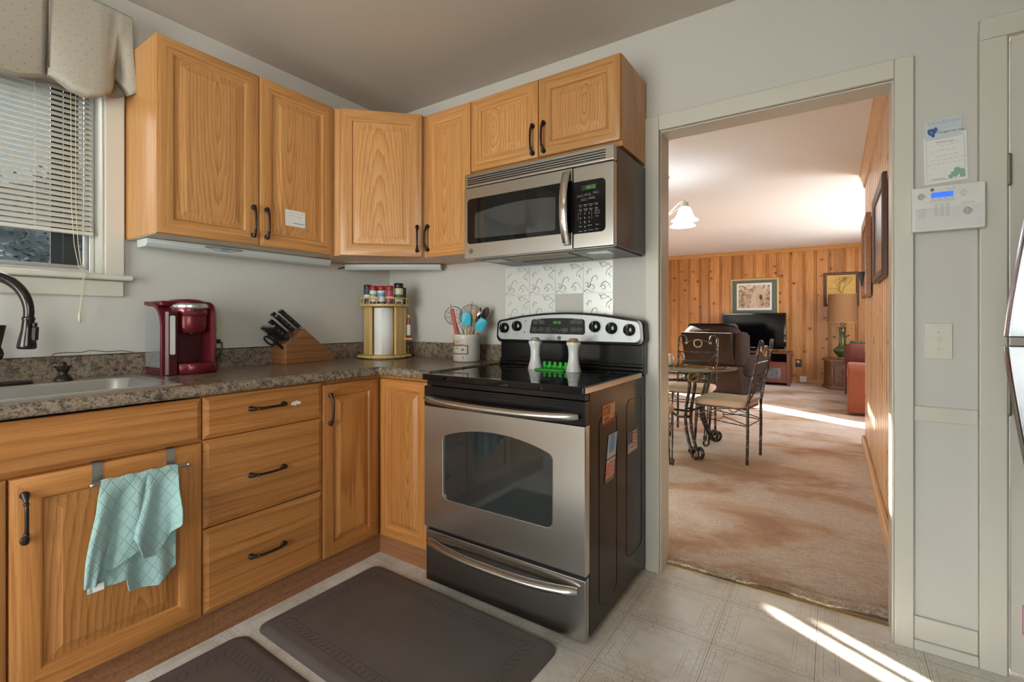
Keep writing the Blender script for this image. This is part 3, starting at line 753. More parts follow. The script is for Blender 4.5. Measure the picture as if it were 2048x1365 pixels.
for a in ((.02, y1s, .60, -.02), (.60, -.60, .970, -.02)): ct.quad((a[0], a[1], .886), (a[0], a[3], .886), (a[2], a[3], .886), (a[2], a[1], .886))
o = ct.build('worktop', COUNTER, None, smooth=25, fix=False)
tag(o, 'L-shaped mottled grey and brown laminate worktop', 'worktop')
bs = M(); bs.box(.0, -2.40, TOP-.03, .02, 0, 1.016); bs.box(.02, -.02, TOP-.03, .968, 0, 1.016)
o = bs.build('backsplash', COUNTER, None, bev=.004); o['kind'] = 'structure'

wr = thing('loose_wire', 'thin dark wire lying on top of the backsplash under the window', 'wire', (-1.6, -.01, 1.017), FA)
M().tube([(-1.665, -.012, 1.018), (-1.655, -.010, 1.026), (-1.62, -.009, 1.028), (-1.58, -.010, 1.026), (-1.55, -.009, 1.033), (-1.54, -.009, 1.031), (-1.50, -.010, 1.024), (-1.45, -.010, 1.026), (-1.41, -.010, 1.018)], .0012, 5).build('wire', BLACKP, wr)
# ------------------------------------------------------------------ range
def rrect(x0, z0, x1, z1, r, n=6):
    P = []
    for cx, cz, a in ((x1-r, z0+r, -90), (x1-r, z1-r, 0), (x0+r, z1-r, 90), (x0+r, z0+r, 180)):
        for i in range(n+1):
            t = R(a+90*i/n); P.append((cx+r*math.cos(t), cz+r*math.sin(t)))
    return P
def plate(m, P, y0, y1, mi=0):      # outline (x, z) extruded from back y1 to front y0
    return m.prism(P, 'y', y0, y1, mi)
X0, X1 = .974, 1.741
rg = thing('electric_range', 'stainless steel and black electric range with smooth glass cooktop', 'stove', (1.3575, -.03, 0))
b = M(); b.box(X0+.004, -.632, .025, X1, -.028, .900)
bd = b.build('body', BROWNBLK, rg, bev=.006)
e = M()
for (y0, z0, y1, z1) in ((-.548, .085, -.375, .790), (-.265, .15, -.078, .815)):
    P = rrect(y0, z0, y1, z1, .035, 5)
    e.tube([(X1-.0002, p[0], p[1]) for p in P], .0022, 6, closed=True)
e.build('pressed_outline', BROWNBLK, bd)
for x in (X0+.05, X1-.05):
    for y in (-.58, -.08): M().lathe([(.018, 0), (.018, .026)], 12, (x, y, 0)).build('levelling_foot', BLACKP, rg)
ck = M().box(X0-.003, -.682, .892, X1+.003, -.076, .9195).build('cooktop', BLACKG, rg, bev=.006, seg=3)
M().box(X1+.0032, -.672, .8955, X1+.0042, -.085, .9155).build('side_trim', STEEL, ck, smooth=0)
for (x, y, r) in ((1.16, -.52, .10), (1.55, -.52, .115), (1.16, -.22, .085), (1.55, -.22, .09)):
    q = M()
    for dr in (0, -.02): q.loops([[(x+(r+dr+w_)*math.cos(i*PI/24), y+(r+dr+w_)*math.sin(i*PI/24), .9198) for i in range(48)] for w_ in (0, -.0015)], 0, True)
    q.build('burner_ring', pm('ring_print', (.028,.028,.03), .3), ck, fix=False, smooth=0)
# front: vent panel, door, drawer
v = M(); v.box(X0+.002, -.655, .868, X1-.002, -.632, .890)
v.build('vent_panel', BLACK, rg, bev=.002)
cx_, cz_ = 1.3455, .54
W = []
wp = [];
for i in range(13): wp.append((1.106+.478*i/12, .392))                       # bottom
for i in range(1, 7): t = R(-90+90*i/6); wp.append((1.584+.028*math.cos(t), .420+.028*math.sin(t)))
for i in range(1, 8): wp.append((1.612, .420+.215*i/7))
for i in range(1, 6): t = R(75*i/5); wp.append((1.584+.028*math.cos(t), .640+.028*math.sin(t)))
for i in range(1, 16):
    u = i/16; wp.append((lerp(1.590, 1.102, u), .668+.038*4*u*(1-u)*(1-.0*u)))
for i in range(5): t = R(105+75*i/4); wp.append((1.108+.028*math.cos(t), .640+.028*math.sin(t)))
for i in range(1, 8): wp.append((1.080, .640-.22*i/7))
for i in range(1, 6): t = R(180+90*i/6); wp.append((1.108+.028*math.cos(t), .420+.028*math.sin(t)))
dx0, dx1, dz0, dz1 = X0-.004, X1+.001, .255, .780
def onrect(p):
    a, c_ = p[0]-cx_, p[1]-cz_; ks = []
    if a: ks.append((dx1-cx_)/a if a > 0 else (dx0-cx_)/a)
    if c_: ks.append((dz1-cz_)/c_ if c_ > 0 else (dz0-cz_)/c_)
    k = min(ks); return (cx_+a*k, cz_+c_*k)
out = [onrect(p) for p in wp]
for cor in ((dx0, dz0), (dx1, dz0), (dx1, dz1), (dx0, dz1)):
    i = min(range(len(out)), key=lambda k: (out[k][0]-cor[0])**2+(out[k][1]-cor[1])**2); out[i] = cor
def sh(P, k, y): return [(cx_+(p[0]-cx_)*k, y, cz_+(p[1]-cz_)*k) for p in P]
YD = -.668
dm = M()
dm.loops([[(p[0], YD+.034, p[1]) for p in out], [(p[0], YD+.004, p[1]) for p in out], sh(out, .994, YD), sh(wp, 1.0, YD), sh(wp, .992, YD+.004)], 0, True, True)
od = dm.build('oven_door', STEEL, rg, smooth=20)
rm = M(); rm.loops([sh(wp, 1.006, YD-.0004), sh(wp, 1.003, YD-.0016), sh(wp, .994, YD-.0010), sh(wp, .988, YD+.005)]); rm.build('window_rim', NICKEL, od)
gm = M(); gm.loops([sh(wp, .995, YD+.0045)], cap1=True); gm.face(gm.vs(sh(wp, .995, YD+.0045)))
OVG = N('oven_window'); v_ = OVG.co(); OVG.out(OVG.mix(OVG.noise(v_, 3, 2), (.012,.016,.017), (.03,.036,.036)), .045, 0, Specular_IOR_Level=.9); OVG = OVG.mat
gm.build('window_glass', OVG, od, smooth=0)
tb = M(); tb.box(dx0, YD+.002, .781, dx1, YD+.034, .866)
for z in (.846, .856): tb.box(dx0+.03, YD+.0005, z, dx1-.03, YD+.003, z+.003)
tb.build('door_top_band', BLACK, od, bev=.003)
def bowbar(par, x0, x1, z, y, bow, r, mat, sag=0, vert=False):
    m = M(); P = []; rad = []
    for i in range(33):
        t = -1+2*i/32; o_ = bow*(1-abs(t)**3.0)+.006
        P.append((lerp(x0, x1, i/32), y-o_, z-sag*(1-t*t)) if not vert else (z, y-o_, lerp(x0, x1, i/32)))
        rad.append(r*(1-.25*max(0, (abs(t)-.92)/.08)))
    m.tube(P, rad, 14, flat=.72)
    return m.build('handle', mat, par, smooth=60)
HSTEEL = m_steel('handle_steel', (.62,.60,.57), .20)
bowbar(od, X0+.018, X1-.022, .815, YD, .048, .0225, HSTEEL, .006)
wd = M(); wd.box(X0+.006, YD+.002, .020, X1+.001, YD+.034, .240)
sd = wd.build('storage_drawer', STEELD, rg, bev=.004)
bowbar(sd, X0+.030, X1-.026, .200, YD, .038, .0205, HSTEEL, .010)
gp = M(); gp.box(X0+.006, YD+.02, .241, X1-.002, YD+.036, .254); gp.build('dark_gap_strip', BLACKP, rg, smooth=0)  # black strip stands in for the dark gap under the oven door
# backguard
bg_ = M(); bg_.box(.962, -.074, .905, 1.750, -.022, 1.045); bg_.box(.962, -.092, .9196, 1.750, -.074, .936); bg_.box(.962, -.083, .936, 1.750, -.074, .952)
bk = bg_.build('backguard', BLACK, rg, bev=.006, seg=3)
def cp_out(g):       # outline of the control panel, inset by g
    P = []; xa, xb = .944+g, 1.758-g; zb = 1.036+g; r = .028
    for i in range(7): t = R(-90+90*i/6); P.append((xb-r+r*math.cos(t), zb+r+r*math.sin(t)))
    for i in range(7): t = R(0+80*i/6); P.append((xb-r-.004+r*math.cos(t), 1.128-g*.6+r*math.sin(t)))
    for i in range(1, 24):
        u = i/24; P.append((lerp(xb-.034, xa+.034, u), 1.156-g*.7+.036*4*u*(1-u)))
    for i in range(7): t = R(100+80*i/6); P.append((xa+r+.004+r*math.cos(t), 1.128-g*.6+r*math.sin(t)))
    for i in range(7): t = R(180+90*i/6); P.append((xa+r+r*math.cos(t), zb+r+r*math.sin(t)))
    return P
pnl = M(); o3 = cp_out(0)
pnl.loops([[(p[0], -.024, p[1]) for p in o3], [(p[0], -.085, p[1]) for p in o3], [(p[0], -.093, p[1]) for p in cp_out(.004)], [(p[0], -.094, p[1]) for p in cp_out(.012)]], 0, True, True, True)
pl_ = pnl.build('control_panel', BLACK, rg, smooth=40)
fc = M(); o4 = cp_out(.014); fc.loops([[(p[0], -.0935, p[1]) for p in o4], [(p[0], -.0955, p[1]) for p in cp_out(.016)]], 0, True, False, True)
fc.build('panel_face', m_steel('panel_steel', (.30,.31,.31), .42), pl_, smooth=20)
KX = [(1.004, 1.112), (1.084, 1.122), (1.524, 1.122), (1.607, 1.115), (1.692, 1.108)]
pt = M()
for (x, z) in KX:
    kn = M(); kn.ylathe([(.0275, 0), (.0275, .006), (.0255, .012), (.024, .020), (.018, .023), (.004, .024)], 24, (x, -.0955, z))
    kn.obox((x, -.1225, z), (.0055, 0, 0), (0, .006, 0), (0, 0, .024))
    k_ = kn.build('knob', BLACK, pl_, smooth=40)
    M().box(x-.0012, -.1292, z+.012, x+.0012, -.1284, z+.022).build('knob_mark', PRINT, k_, smooth=0)
    for i in range(22):
        if i in (16, 17): continue
        t = R(-60+300*i/21); pt.ylathe([(.0010, 0), (.0010, .0004)], 6, (x+.0345*math.cos(t), -.0956, z+.0345*math.sin(t)))
    pt.loops([[(x+rr_*math.cos(i*PI/16), -.0957, z+rr_*math.sin(i*PI/16)) for i in range(32)] for rr_ in (.0305, .0312)], 0, True)
    pt.text('FRONT' if x < 1.55 else 'REAR', .0055, x, -.0958, z-.045); pt.text('LO  HI', .005, x, -.0958, z-.038)
pt.text('ON', .006, 1.172-.02, -.0958, 1.156)
pt.build('panel_print', pm('panel_ink', (.06,.06,.06), .6), pl_, fix=False, smooth=0)
for x, z in ((1.135, 1.148), (1.128, 1.090)):
    M().ylathe([(.004, 0), (.004, .002), (.002, .003)], 10, (x, -.0955, z)).build('indicator_lamp', pm('red_lamp', (.25,.03,.02), .3), pl_)
dz = M(); dp = [(1.158, 1.090), (1.166, 1.084), (1.462, 1.082), (1.472, 1.090), (1.470, 1.150), (1.460, 1.157)]+[(lerp(1.46, 1.18, i/8), 1.157+.006*4*(i/8)*(1-i/8)) for i in range(1, 9)]+[(1.172, 1.150)]
plate(dz, dp, -.0975, -.0950)
ds = dz.build('clock_display', BLACK, pl_, bev=.001)
t_ = M(); t_.text('10:12', .020, 1.318, -.0979, 1.140); t_.build('clock_digits', GLOWG, ds, smooth=0, fix=False)
t_ = M()
for x, z, s in ((1.195, 1.143, 'BAKE'), (1.232, 1.143, 'BROIL'), (1.190, 1.106, 'SELF'), (1.228, 1.106, 'LOCK'), (1.268, 1.105, 'SET'), (1.363, 1.103, 'START'), (1.408, 1.143, 'TIMER'), (1.443, 1.143, 'CLOCK'), (1.408, 1.106, 'OVEN'), (1.443, 1.106, 'LIGHT')):
    t_.text(s, .0072, x, -.0979, z)
    P = rrect(x-.015, z-.009, x+.015, z+.009, .008, 4); Q = rrect(x-.0143, z-.0083, x+.0143, z+.0083, .0073, 4)
    t_.loops([[(p[0], -.0979, p[1]) for p in P], [(p[0], -.0979, p[1]) for p in Q]])
for sx, fl_ in ((1.300, 1), (1.332, -1)):
    t_.tube([(sx-.012, -.0979, 1.104-.007*fl_), (sx, -.0979, 1.104+.007*fl_), (sx+.012, -.0979, 1.104-.007*fl_)], .0006, 4)
t_.text('TIME OVEN', .006, 1.21, -.0979, 1.155); t_.text('COOK TIME', .006, 1.43, -.0979, 1.155)
t_.build('button_print', PRINT, ds, fix=False, smooth=0)
def roundel(par, x, y, z, r, mat, mat2):
    m = M(); m.ylathe([(r, 0), (r, .001)], 20, (x, y, z)); m.build('badge', mat, par, smooth=0)
    m = M(); m.loops([[(x+q*math.cos(i*PI/12), y-.0013, z+q*math.sin(i*PI/12)) for i in range(24)] for q in (r*.86, r*.72)])
    m.text('GE', r*.95, x, y-.0013, z)
    for k in range(4): m.tube([(x+r*.55*math.cos(R(90*k+a)), y-.0013, z+r*.55*math.sin(R(90*k+a))) for a in (-25, 0, 25)], r*.04, 4)
    m.build('badge_letters', mat2, par, fix=False, smooth=0)
roundel(pl_, 1.331, -.0955, 1.064, .0105, BLACK, PRINT)
# magnets on the side of the range (x runs along +Y, front faces +X)
FR = (Vector((X1+.0005, 0, 0)), PI/2)
mg = thing('magnet', 'orange square magnet with the word GOD high on the range side', 'magnet', (-.45, -.001, .76), FR)
M().box(-.517, -.002, .757, -.398, 0, .832).build('card', pm('orange_print', (.72,.22,.04), .5, 0, .15, 40), mg, smooth=0)
m = M(); m.text('GOD', .036, -.478, -.0024, .805, sy=1.2); m.build('lettering', pm('maroon_ink', (.11,.015,.01), .6), mg, smooth=0, fix=False)
m = M(); m.box(-.509, -.0023, .771, -.462, -.002, .783); m.build('caption', pm('olive_ink', (.20,.16,.08), .6), mg, smooth=0)
m = M()
for i in range(5): m.tube([(-.447+.042*t/6, -.0024, .822-i*.011+.004*math.sin(t*1.3)) for t in range(7)], .0022, 4)
m.build('stripes', pm('cream_ink', (.75,.62,.45), .6), mg, smooth=0)
m = M(); plate(m, [(-.517, .757), (-.398, .757), (-.398, .80), (-.41, .785), (-.43, .772), (-.47, .768), (-.517, .764)], -.0023, -.0019); m.build('red_edge', pm('red_ink', (.35,.04,.01), .6), mg, smooth=0)
mg = thing('bookmark_magnet', 'tall blue and pink floral bookmark magnet on the range side', 'magnet', (-.44, -.001, .53), FR)
m = M(); mats_ = [pm('sky_print', (.36,.52,.78), .45, 0, .1), pm('dusk_print', (.62,.56,.55), .45), pm('hill_print', (.10,.16,.30), .45, 0, .2), pm('lake_print', (.60,.52,.62), .45), None, pm('leaf_print', (.16,.17,.09), .5)]
fl_ = N('flower_print'); v_ = fl_.co(); fl_.out(fl_.ramp(fl_.noise(v_, 90, 3), [(.3, (.30,.05,.10)), (.45, (.62,.14,.12)), (.55, (.75,.40,.20)), (.65, (.55,.18,.42))]), .45, 0); mats_[4] = fl_.mat
def bmk(t, e): return (lerp(-.462, -.498, t)+e*.086, -.0016, lerp(.710, .532, t))
zs = [0, .36, .49, .53, .58, .93, 1.0]
for i in range(6): m.quad(bmk(zs[i+1], 0), bmk(zs[i+1], 1), bmk(zs[i], 1), bmk(zs[i], 0), i)
m.build('card', mats_, mg, smooth=0, solid=.001)
m = M()
for i in range(11):
    t = .04+.034*i; p = bmk(t, .5); wd_ = .018 if i < 2 else .026
    m.box(p[0]-wd_, -.0026, p[2]-.0012, p[0]+wd_*.9, -.0022, p[2]+.0012)
m.build('lettering', INKB, mg, smooth=0)
mg = thing('flag_magnet', 'American flag magnet near the back of the range side', 'magnet', (-.2, -.001, .6), FR)
M().box(-.254, -.002, .590, -.142, 0, .676).build('card', pm('grey_print_card', (.42,.36,.32), .5), mg, smooth=0)
m = M()
for i in range(7):
    z = .668-i*.0092
    a = -.254 if i > 3 else -.205
    m.tube([(lerp(a, -.146, t/8), -.0024, z+.0035*math.sin(t*.9)-.004) for t in range(9)], .0021, 4)
m.build('stripes', pm('flag_red', (.42,.05,.04), .5), mg, smooth=0)
m = M()
for i in range(7):
    z = .6634-i*.0092; a = -.254 if i > 3 else -.205
    m.tube([(lerp(a, -.146, t/8), -.0024, z+.0035*math.sin(t*.9)-.004) for t in range(9)], .0019, 4)
m.build('white_stripes', PAPER, mg, smooth=0)
m = M(); m.box(-.254, -.0032, .630, -.206, -.002, .674); m.build('blue_field', pm('flag_blue', (.03,.04,.10), .5), mg, smooth=0)
m = M()
for i in range(4):
    for j in range(4): m.box(-.2505+i*.0115, -.0035, .634+j*.010, -.2475+i*.0115, -.0031, .637+j*.010)
m.build('stars', PAPER, mg, smooth=0)
# ------------------------------------------------------------------ microwave
MX0, MX1, MY, MZ0, MZ1 = .980, 1.742, -.405, 1.447, 1.853
mw = thing('microwave', 'stainless steel over-the-range microwave under the short cabinet', 'microwave', (1.361, -.003, MZ0))
mb = M().box(MX0+.004, -.372, MZ0+.006, MX1-.002, -.003, MZ1-.001).build('body', pm('microwave_side', (.018,.014,.012), .25, 0, .1), mw, bev=.004)
sc = M()
for y, z in ((-.20, 1.60), (-.22, 1.50)): sc.lathe([(.0001, 0), (.004, 0), (.004, .001)], 8, (MX1-.002, y, z))
gr = M(); gr.box(MX0, MY+.001, 1.787, MX1, -.372, MZ1)
g_ = gr.build('vent_grille', STEEL, mw, bev=.006, seg=3)
sl = M()
for i in range(4):
    z = 1.799+i*.0103; sl.box(1.000, MY-.0005, z, 1.706, MY+.002, z+.0050)
sl.build('vent_slots', BLACKP, g_, smooth=0)
md = M(); md.box(MX0, MY, MZ0, 1.5585, -.372, 1.7845)
dd = md.build('door', STEEL, mw, bev=.003)
P = rrect(1.000, 1.516, 1.5575, 1.731, .018, 5)
# rounded on the hinge side only
P = [(1.5580, 1.516), (1.5580, 1.731)]+[(1.018+.018*math.cos(R(a)), 1.713+.018*math.sin(R(a))) for a in (90,112,135,157,180)]+[(1.018+.018*math.cos(R(a)), 1.534+.018*math.sin(R(a))) for a in (180,202,225,247,270)]
m = M(); plate(m, P, MY-.0012, MY+.001); wn = m.build('window_frame', BLACKG, dd, smooth=0)
m = M(); m.tube([(p[0], MY-.0012, p[1]) for p in P[2:]], .0016, 5); m.build('window_rim', NICKEL, dd)
P = [(1.050, 1.541), (1.474, 1.534), (1.480, 1.540), (1.481, 1.668), (1.474, 1.676)]+[(lerp(1.474, 1.052, i/10), 1.676-.016*(i/10)**2+.020*4*(i/10)*(1-i/10)*.5) for i in range(1, 11)]+[(1.046, 1.652), (1.045, 1.547)]
m = M(); plate(m, P, MY-.0016, MY-.0010)
SCR = pm('door_screen', (.045,.047,.047), .03, 0, .05, Specular_IOR_Level=.9); m.build('window_screen', SCR, wn, smooth=0)
m = M(); L = []
for i in range(25):
    t = -1+2*i/24; y = MY-.010-.036*(1-abs(t)**2.2); z = lerp(1.466, 1.776, i/24)
    L.append([(1.518, y+.004, z), (1.521, y, z), (1.536, y-.003, z), (1.551, y, z), (1.554, y+.004, z), (1.551, y+.012, z), (1.521, y+.012, z)])
m.loops(L, 0, True, True, True)
for z in (1.474, 1.768): m.box(1.522, MY-.014, z-.008, 1.550, MY+.001, z+.008)
m.build('handle', HSTEEL, dd, smooth=50)
m = M(); m.box(1.561, MY, MZ0, MX1, -.372, 1.7845); cpn = m.build('control_panel', STEEL, mw, bev=.006, seg=3)
P = [(1.5615, 1.508)]+[(1.688+.018*math.cos(R(a)), 1.526+.018*math.sin(R(a))) for a in (-90,-67,-45,-22,0)]+[(1.688+.018*math.cos(R(a)), 1.704+.018*math.sin(R(a))) for a in (0,22,45,67,90)]+[(1.5615, 1.722)]
m = M(); plate(m, P, MY-.0012, MY+.001); kp = m.build('keypad', BLACKG, cpn, smooth=0)
m = M(); m.box(1.602, MY-.0016, 1.683, 1.668, MY-.001, 1.703); m.build('display', pm('display_dark', (.03,.035,.02), .25), kp, smooth=0)
m = M(); m.text('10:12', .018, 1.642, MY-.0019, 1.6925); m.build('display_digits', GLOWG, kp, fix=False, smooth=0)
m = M(); yk = MY-.0016
for x, z in ((1.596, 1.660), (1.630, 1.663), (1.665, 1.667), (1.612, 1.643), (1.647, 1.647)):
    m.text({1.596:'Popcorn', 1.630:'Beverage', 1.665:'Reheat', 1.612:'Potato', 1.647:'Vegetable'}[x], .0062, x, yk, z)
    m.tube([(x-.013, yk, z-.006), (x-.013, yk, z+.005), (x+.013, yk, z+.006), (x+.013, yk, z-.005)], .0004, 4)
KW = ['Cook','Defrost','Express','Power','Time','Weight','Sensor','Timer']
for i in range(8):
    x = 1.597+(i%4)*.0235; z = 1.621-(i//4)*.018; m.text(KW[i], .0060, x, yk, z+.003); m.text('Cook' if i%2 else 'Time', .0055, x, yk, z-.003)
for i, s in enumerate('123456789'): m.text(s, .0105, 1.597+(i%3)*.0195, yk, 1.588-(i//3)*.018)
m.text('0', .0105, 1.6165, yk, 1.534)
for x in (1.588, 1.647): m.tube([(x, yk, 1.562), (x, yk, 1.594)], .0004, 4)
m.text('Start', .006, 1.671, yk, 1.588); m.loops([[(p[0], yk, p[1]) for p in rrect(1.660, 1.581, 1.682, 1.595, .004, 3)], [(p[0], yk, p[1]) for p in rrect(1.6607, 1.5817, 1.6813, 1.5943, .0035, 3)]])
for x, z, s in ((1.671,1.572,'Pause'),(1.671,1.538,'Reset'),(1.597,1.536,'Clear'),(1.638,1.538,'Add 30'),(1.597,1.517,'Surface'),(1.619,1.518,'Light'),(1.643,1.519,'Vent Fan'),(1.669,1.520,'Clock')): m.text(s, .006, x, yk, z)
m.build('key_print', PRINT, kp, fix=False, smooth=0)
roundel(dd, 1.022, MY, 1.482, .0125, NICKEL, BLACKP)
u = M(); u.box(MX0+.02, -.36, MZ0, MX1-.02, -.02, MZ0+.006); ub = u.build('underside', pm('grey_underside', (.05,.05,.05), .35, .3), mw, smooth=0)
u = M(); u.box(1.16, -.33, MZ0-.003, 1.50, -.20, MZ0)
flt = N('mesh_filter'); v_ = flt.co(); x_, y_, z_ = flt.xyz(v_); g1 = flt.math('LESS_THAN', flt.math('FRACT', flt.math('MULTIPLY', x_, 220)), .35); g2 = flt.math('LESS_THAN', flt.math('FRACT', flt.math('MULTIPLY', y_, 220)), .35)
flt.out(flt.mix(flt.math('MAXIMUM', g1, g2), (.10,.08,.05), (.42,.34,.22)), .45, .4); u.build('grease_filter', flt.mat, ub, smooth=0)
for x in (1.08, 1.62): M().box(x-.05, -.30, MZ0-.002, x+.05, -.22, MZ0).build('lamp_lens', pm('lamp_lens', (.5,.55,.55), .2), ub, smooth=0)
M().box(1.16, -.17, MZ0-.002, 1.5, -.06, MZ0).build('vent_cover', BLACKP, ub, smooth=0)
# ------------------------------------------------------------------ embossed tin tiles on the wall
TIN = N('embossed_tin'); v_ = TIN.co(); TIN.out(TIN.mix(TIN.noise(v_, 8, 3), (.80,.83,.82), (.90,.91,.88)), .38, .55); TIN = TIN.mat
tp = thing('tile_backsplash', 'silver embossed tin tiles on the wall behind the range', 'tiles', (1.26, -.001, 1.13))
def tile_mesh(m, x, z):
    y = -.0035; w_ = .1565
    m.box(x, -.003, z, x+w_, -.001, z+w_)
    def cur(P, r): m.tube([(x+p[0]*w_, y, z+p[1]*w_) for p in P], [max(.0009, 1.45*r*(1-.75*i/(len(P)-1))) for i in range(len(P))], 6, flat=.6)
    def spiral(cx, cy, r0, a0, turns, sgn, r): cur([(cx+r0*(1-.75*i/16)*math.cos(a0+sgn*turns*2*PI*i/16), cy+r0*(1-.75*i/16)*math.sin(a0+sgn*turns*2*PI*i/16)) for i in range(17)], r)
    spiral(.30, .16, .13, PI, .9, -1, .0036); spiral(.68, .15, .10, PI*.9, 1.0, -1, .0032); spiral(.42, .44, .13, PI*1.1, .8, -1, .0030); spiral(.10, .30, .09, -PI/2, .8, 1, .0030)
    spiral(.24, .72, .07, PI, .7, -1, .0026); spiral(.12, .66, .06, 0, .6, 1, .0024)
    cur([(.02, .05), (.12, .12), (.3, .03), (.42, .06)], .0034); cur([(.22, .18), (.26, .36), (.34, .52), (.46, .56)], .0030)
    cur([(.62, .27), (.75, .36), (.86, .28), (.93, .14)], .0036); cur([(.14, .6), (.18, .72), (.20, .80)], .0022)
    cur([(.55, .96), (.64, .82), (.76, .84), (.90, .92)], .0032); cur([(.58, .90), (.70, .97), (.88, .86), (.97, .76)], .0030); cur([(.97, .80), (.80, .68), (.78, .55), (.86, .58), (.95, .70)], .0028); cur([(.86, .58), (.93, .48)], .0032)
for j, z in enumerate((1.2875, 1.129)):
    for i in range(4):
        if j == 1 and i == 2: continue
        m = M(); tile_mesh(m, .943+i*.1585, z); m.build('tile', TIN, tp, smooth=50)
# ------------------------------------------------------------------ things on the cooktop
SH = pm('milk_glass', (.72,.74,.73), .25, 0, .03)
CAPM = pm('tarnished_cap', (.45,.44,.38), .4, .6, .15)
def shaker(x, y, label, cap):
    t = thing('shaker', label, 'shaker', (x, y, .9197))
    M().lathe([(.0345, .0), (.0355, .003), (.032, .016), (.0255, .040), (.0222, .066), (.0228, .092), (.026, .112), (.0315, .122), (.0325, .128), (.0315, .132)], 28, (x, y, .9197)).build('body', SH, t, smooth=50)
    M().lathe([(.0315, .1325), (.032, .135), (.029, .139), (.021, .141), (.020, .147), (.016, .150), (.0005, .151)], 24, (x, y, .9197)).build('cap', cap, t, smooth=50)
shaker(1.277, -.235, 'white milk glass shaker with grey cap on the cooktop, left of the green rest', CAPM)
shaker(1.487, -.250, 'white milk glass shaker with rusty cap on the cooktop, right of the green rest', pm('rusty_cap', (.42,.28,.16), .5, .5, .3, 60))
GREEN = pm('green_silicone', (.04,.46,.04), .5, 0, .05)
sr = thing('spoon_rest', 'bright green notched silicone spoon rest between two white shakers', 'spoon rest', (1.38, -.25, .9197))
m = M(); plate_ = [(1.312, -.290), (1.440, -.290), (1.452, -.280), (1.452, -.205), (1.312, -.205), (1.300, -.215), (1.300, -.280)]
m.prism(plate_, 'z', .9197, .927); m.build('tray', GREEN, sr, bev=.002)
m = M()
for i in range(6):
    x = 1.306+i*.0285; m.box(x, -.214, .927, x+.016, -.200, .956)
m.box(1.306, -.206, .927, 1.4645, -.200, .938)
m.build('notched_rail', GREEN, sr, bev=.003)
# ------------------------------------------------------------------ sink, tap, soap
sk = thing('kitchen_sink', 'stainless steel drop-in sink in the worktop below the window', 'sink', (.32, -1.85, TOP))
def rr3(x0, y0, x1, y1, r, z, n=6): return [(p[0], p[1], z) for p in rrect(x0, y0, x1, y1, r, n)]
m = M()
m.loops([rr3(.075, -2.26, .560, -1.432, .03, TOP), rr3(.078, -2.257, .557, -1.435, .03, TOP+.005), rr3(.085, -2.25, .550, -1.442, .03, TOP+.006), rr3(.17, -2.22, .525, -1.480, .06, TOP+.0045), rr3(.175, -2.215, .520, -1.486, .06, TOP-.004), rr3(.195, -2.195, .500, -1.506, .06, TOP-.155), rr3(.225, -2.165, .470, -1.536, .05, TOP-.175)], cap1=True)
m.build('basin', SINKS, sk, smooth=40)
tp_ = thing('kitchen_tap', 'dark bronze gooseneck pull-down tap above the sink', 'tap', (.118, -1.93, TOP+.006))
m = M(); m.loops([rr3(.088, -2.06, .148, -1.735, .025, TOP+.0062), rr3(.088, -2.06, .148, -1.735, .025, TOP+.012), rr3(.093, -2.055, .143, -1.740, .022, TOP+.015)], cap0=True, cap1=True); m.build('deck_plate', BRONZE, tp_)
bx, by = .118, -1.93
m = M(); m.lathe([(.030, 0), (.031, .004), (.027, .012), (.021, .022), (.019, .05), (.022, .062), (.020, .10), (.0165, .14), (.0165, .15)], 20, (bx, by, TOP+.015)); m.build('body', BRONZE2, tp_, smooth=50)
dirx, diry = Vector((.20, .165)).normalized()
P = [(bx, by, TOP+.16)]; rd = .118; zc = 1.178
for i in range(25):
    t = PI-PI*1.04*i/24; d = rd+rd*math.cos(t); P.append((bx+dirx*d, by+diry*d, zc+rd*math.sin(t)))
m = M(); m.tube(P, [.0165]*14+[.0165-.0003*i for i in range(len(P)-14)], 16); m.build('spout', BRONZE2, tp_, smooth=60)
e_ = Vector(P[-1]); dn = (Vector(P[-1])-Vector(P[-2])).normalized()
m = M(); ln = [(0, .0145), (.004, .0165), (.008, .0165), (.012, .0150), (.045, .0165), (.075, .0215), (.092, .0238), (.100, .0238), (.104, .021), (.104, .001)]
a_ = dn.cross(Vector((0,0,1))); a_ = Vector((-diry, dirx, 0)); b_ = dn.cross(a_).normalized()
m.loops([[tuple(e_+dn*h+r*(math.cos(k*PI/12)*a_+math.sin(k*PI/12)*b_)) for k in range(24)] for h, r in ln], cap1=True)
hd = m.build('spray_head', BRONZE2, tp_, smooth=50)
m = M(); fw_ = Vector((dirx, diry, 0))
c_ = e_+dn*.055+fw_*.0225; m.obox(c_, a_*.007, fw_*.006, dn*.022); m.obox(e_+dn*.026+fw_*.020, a_*.006, fw_*.004, dn*.007)
m.build('spray_button', BRONZE, hd, bev=.002)
m = M(); m.lathe([(.006, 0), (.012, .004), (.016, .02), (.013, .034), (.0085, .044), (.011, .056), (.016, .085), (.0205, .112), (.021, .116), (.018, .118), (.001, .118)], 20, (.128, -1.823, TOP+.092)); m.tube([(bx, by+.02, TOP+.06), (.125, -1.86, TOP+.075), (.128, -1.823, TOP+.100)], .007, 10)
m.build('lever', BRONZE, tp_, smooth=50)
sd_ = thing('soap_dispenser', 'short dark bronze soap dispenser on the sink deck', 'soap dispenser', (.115, -1.655, TOP+.006))
c0 = (.115, -1.655, TOP+.006)
m = M(); m.lathe([(.027, 0), (.027, .004), (.0215, .012), (.019, .018), (.013, .020), (.013, .032)], 20, c0); m.build('collar', BRONZE, sd_, smooth=50)
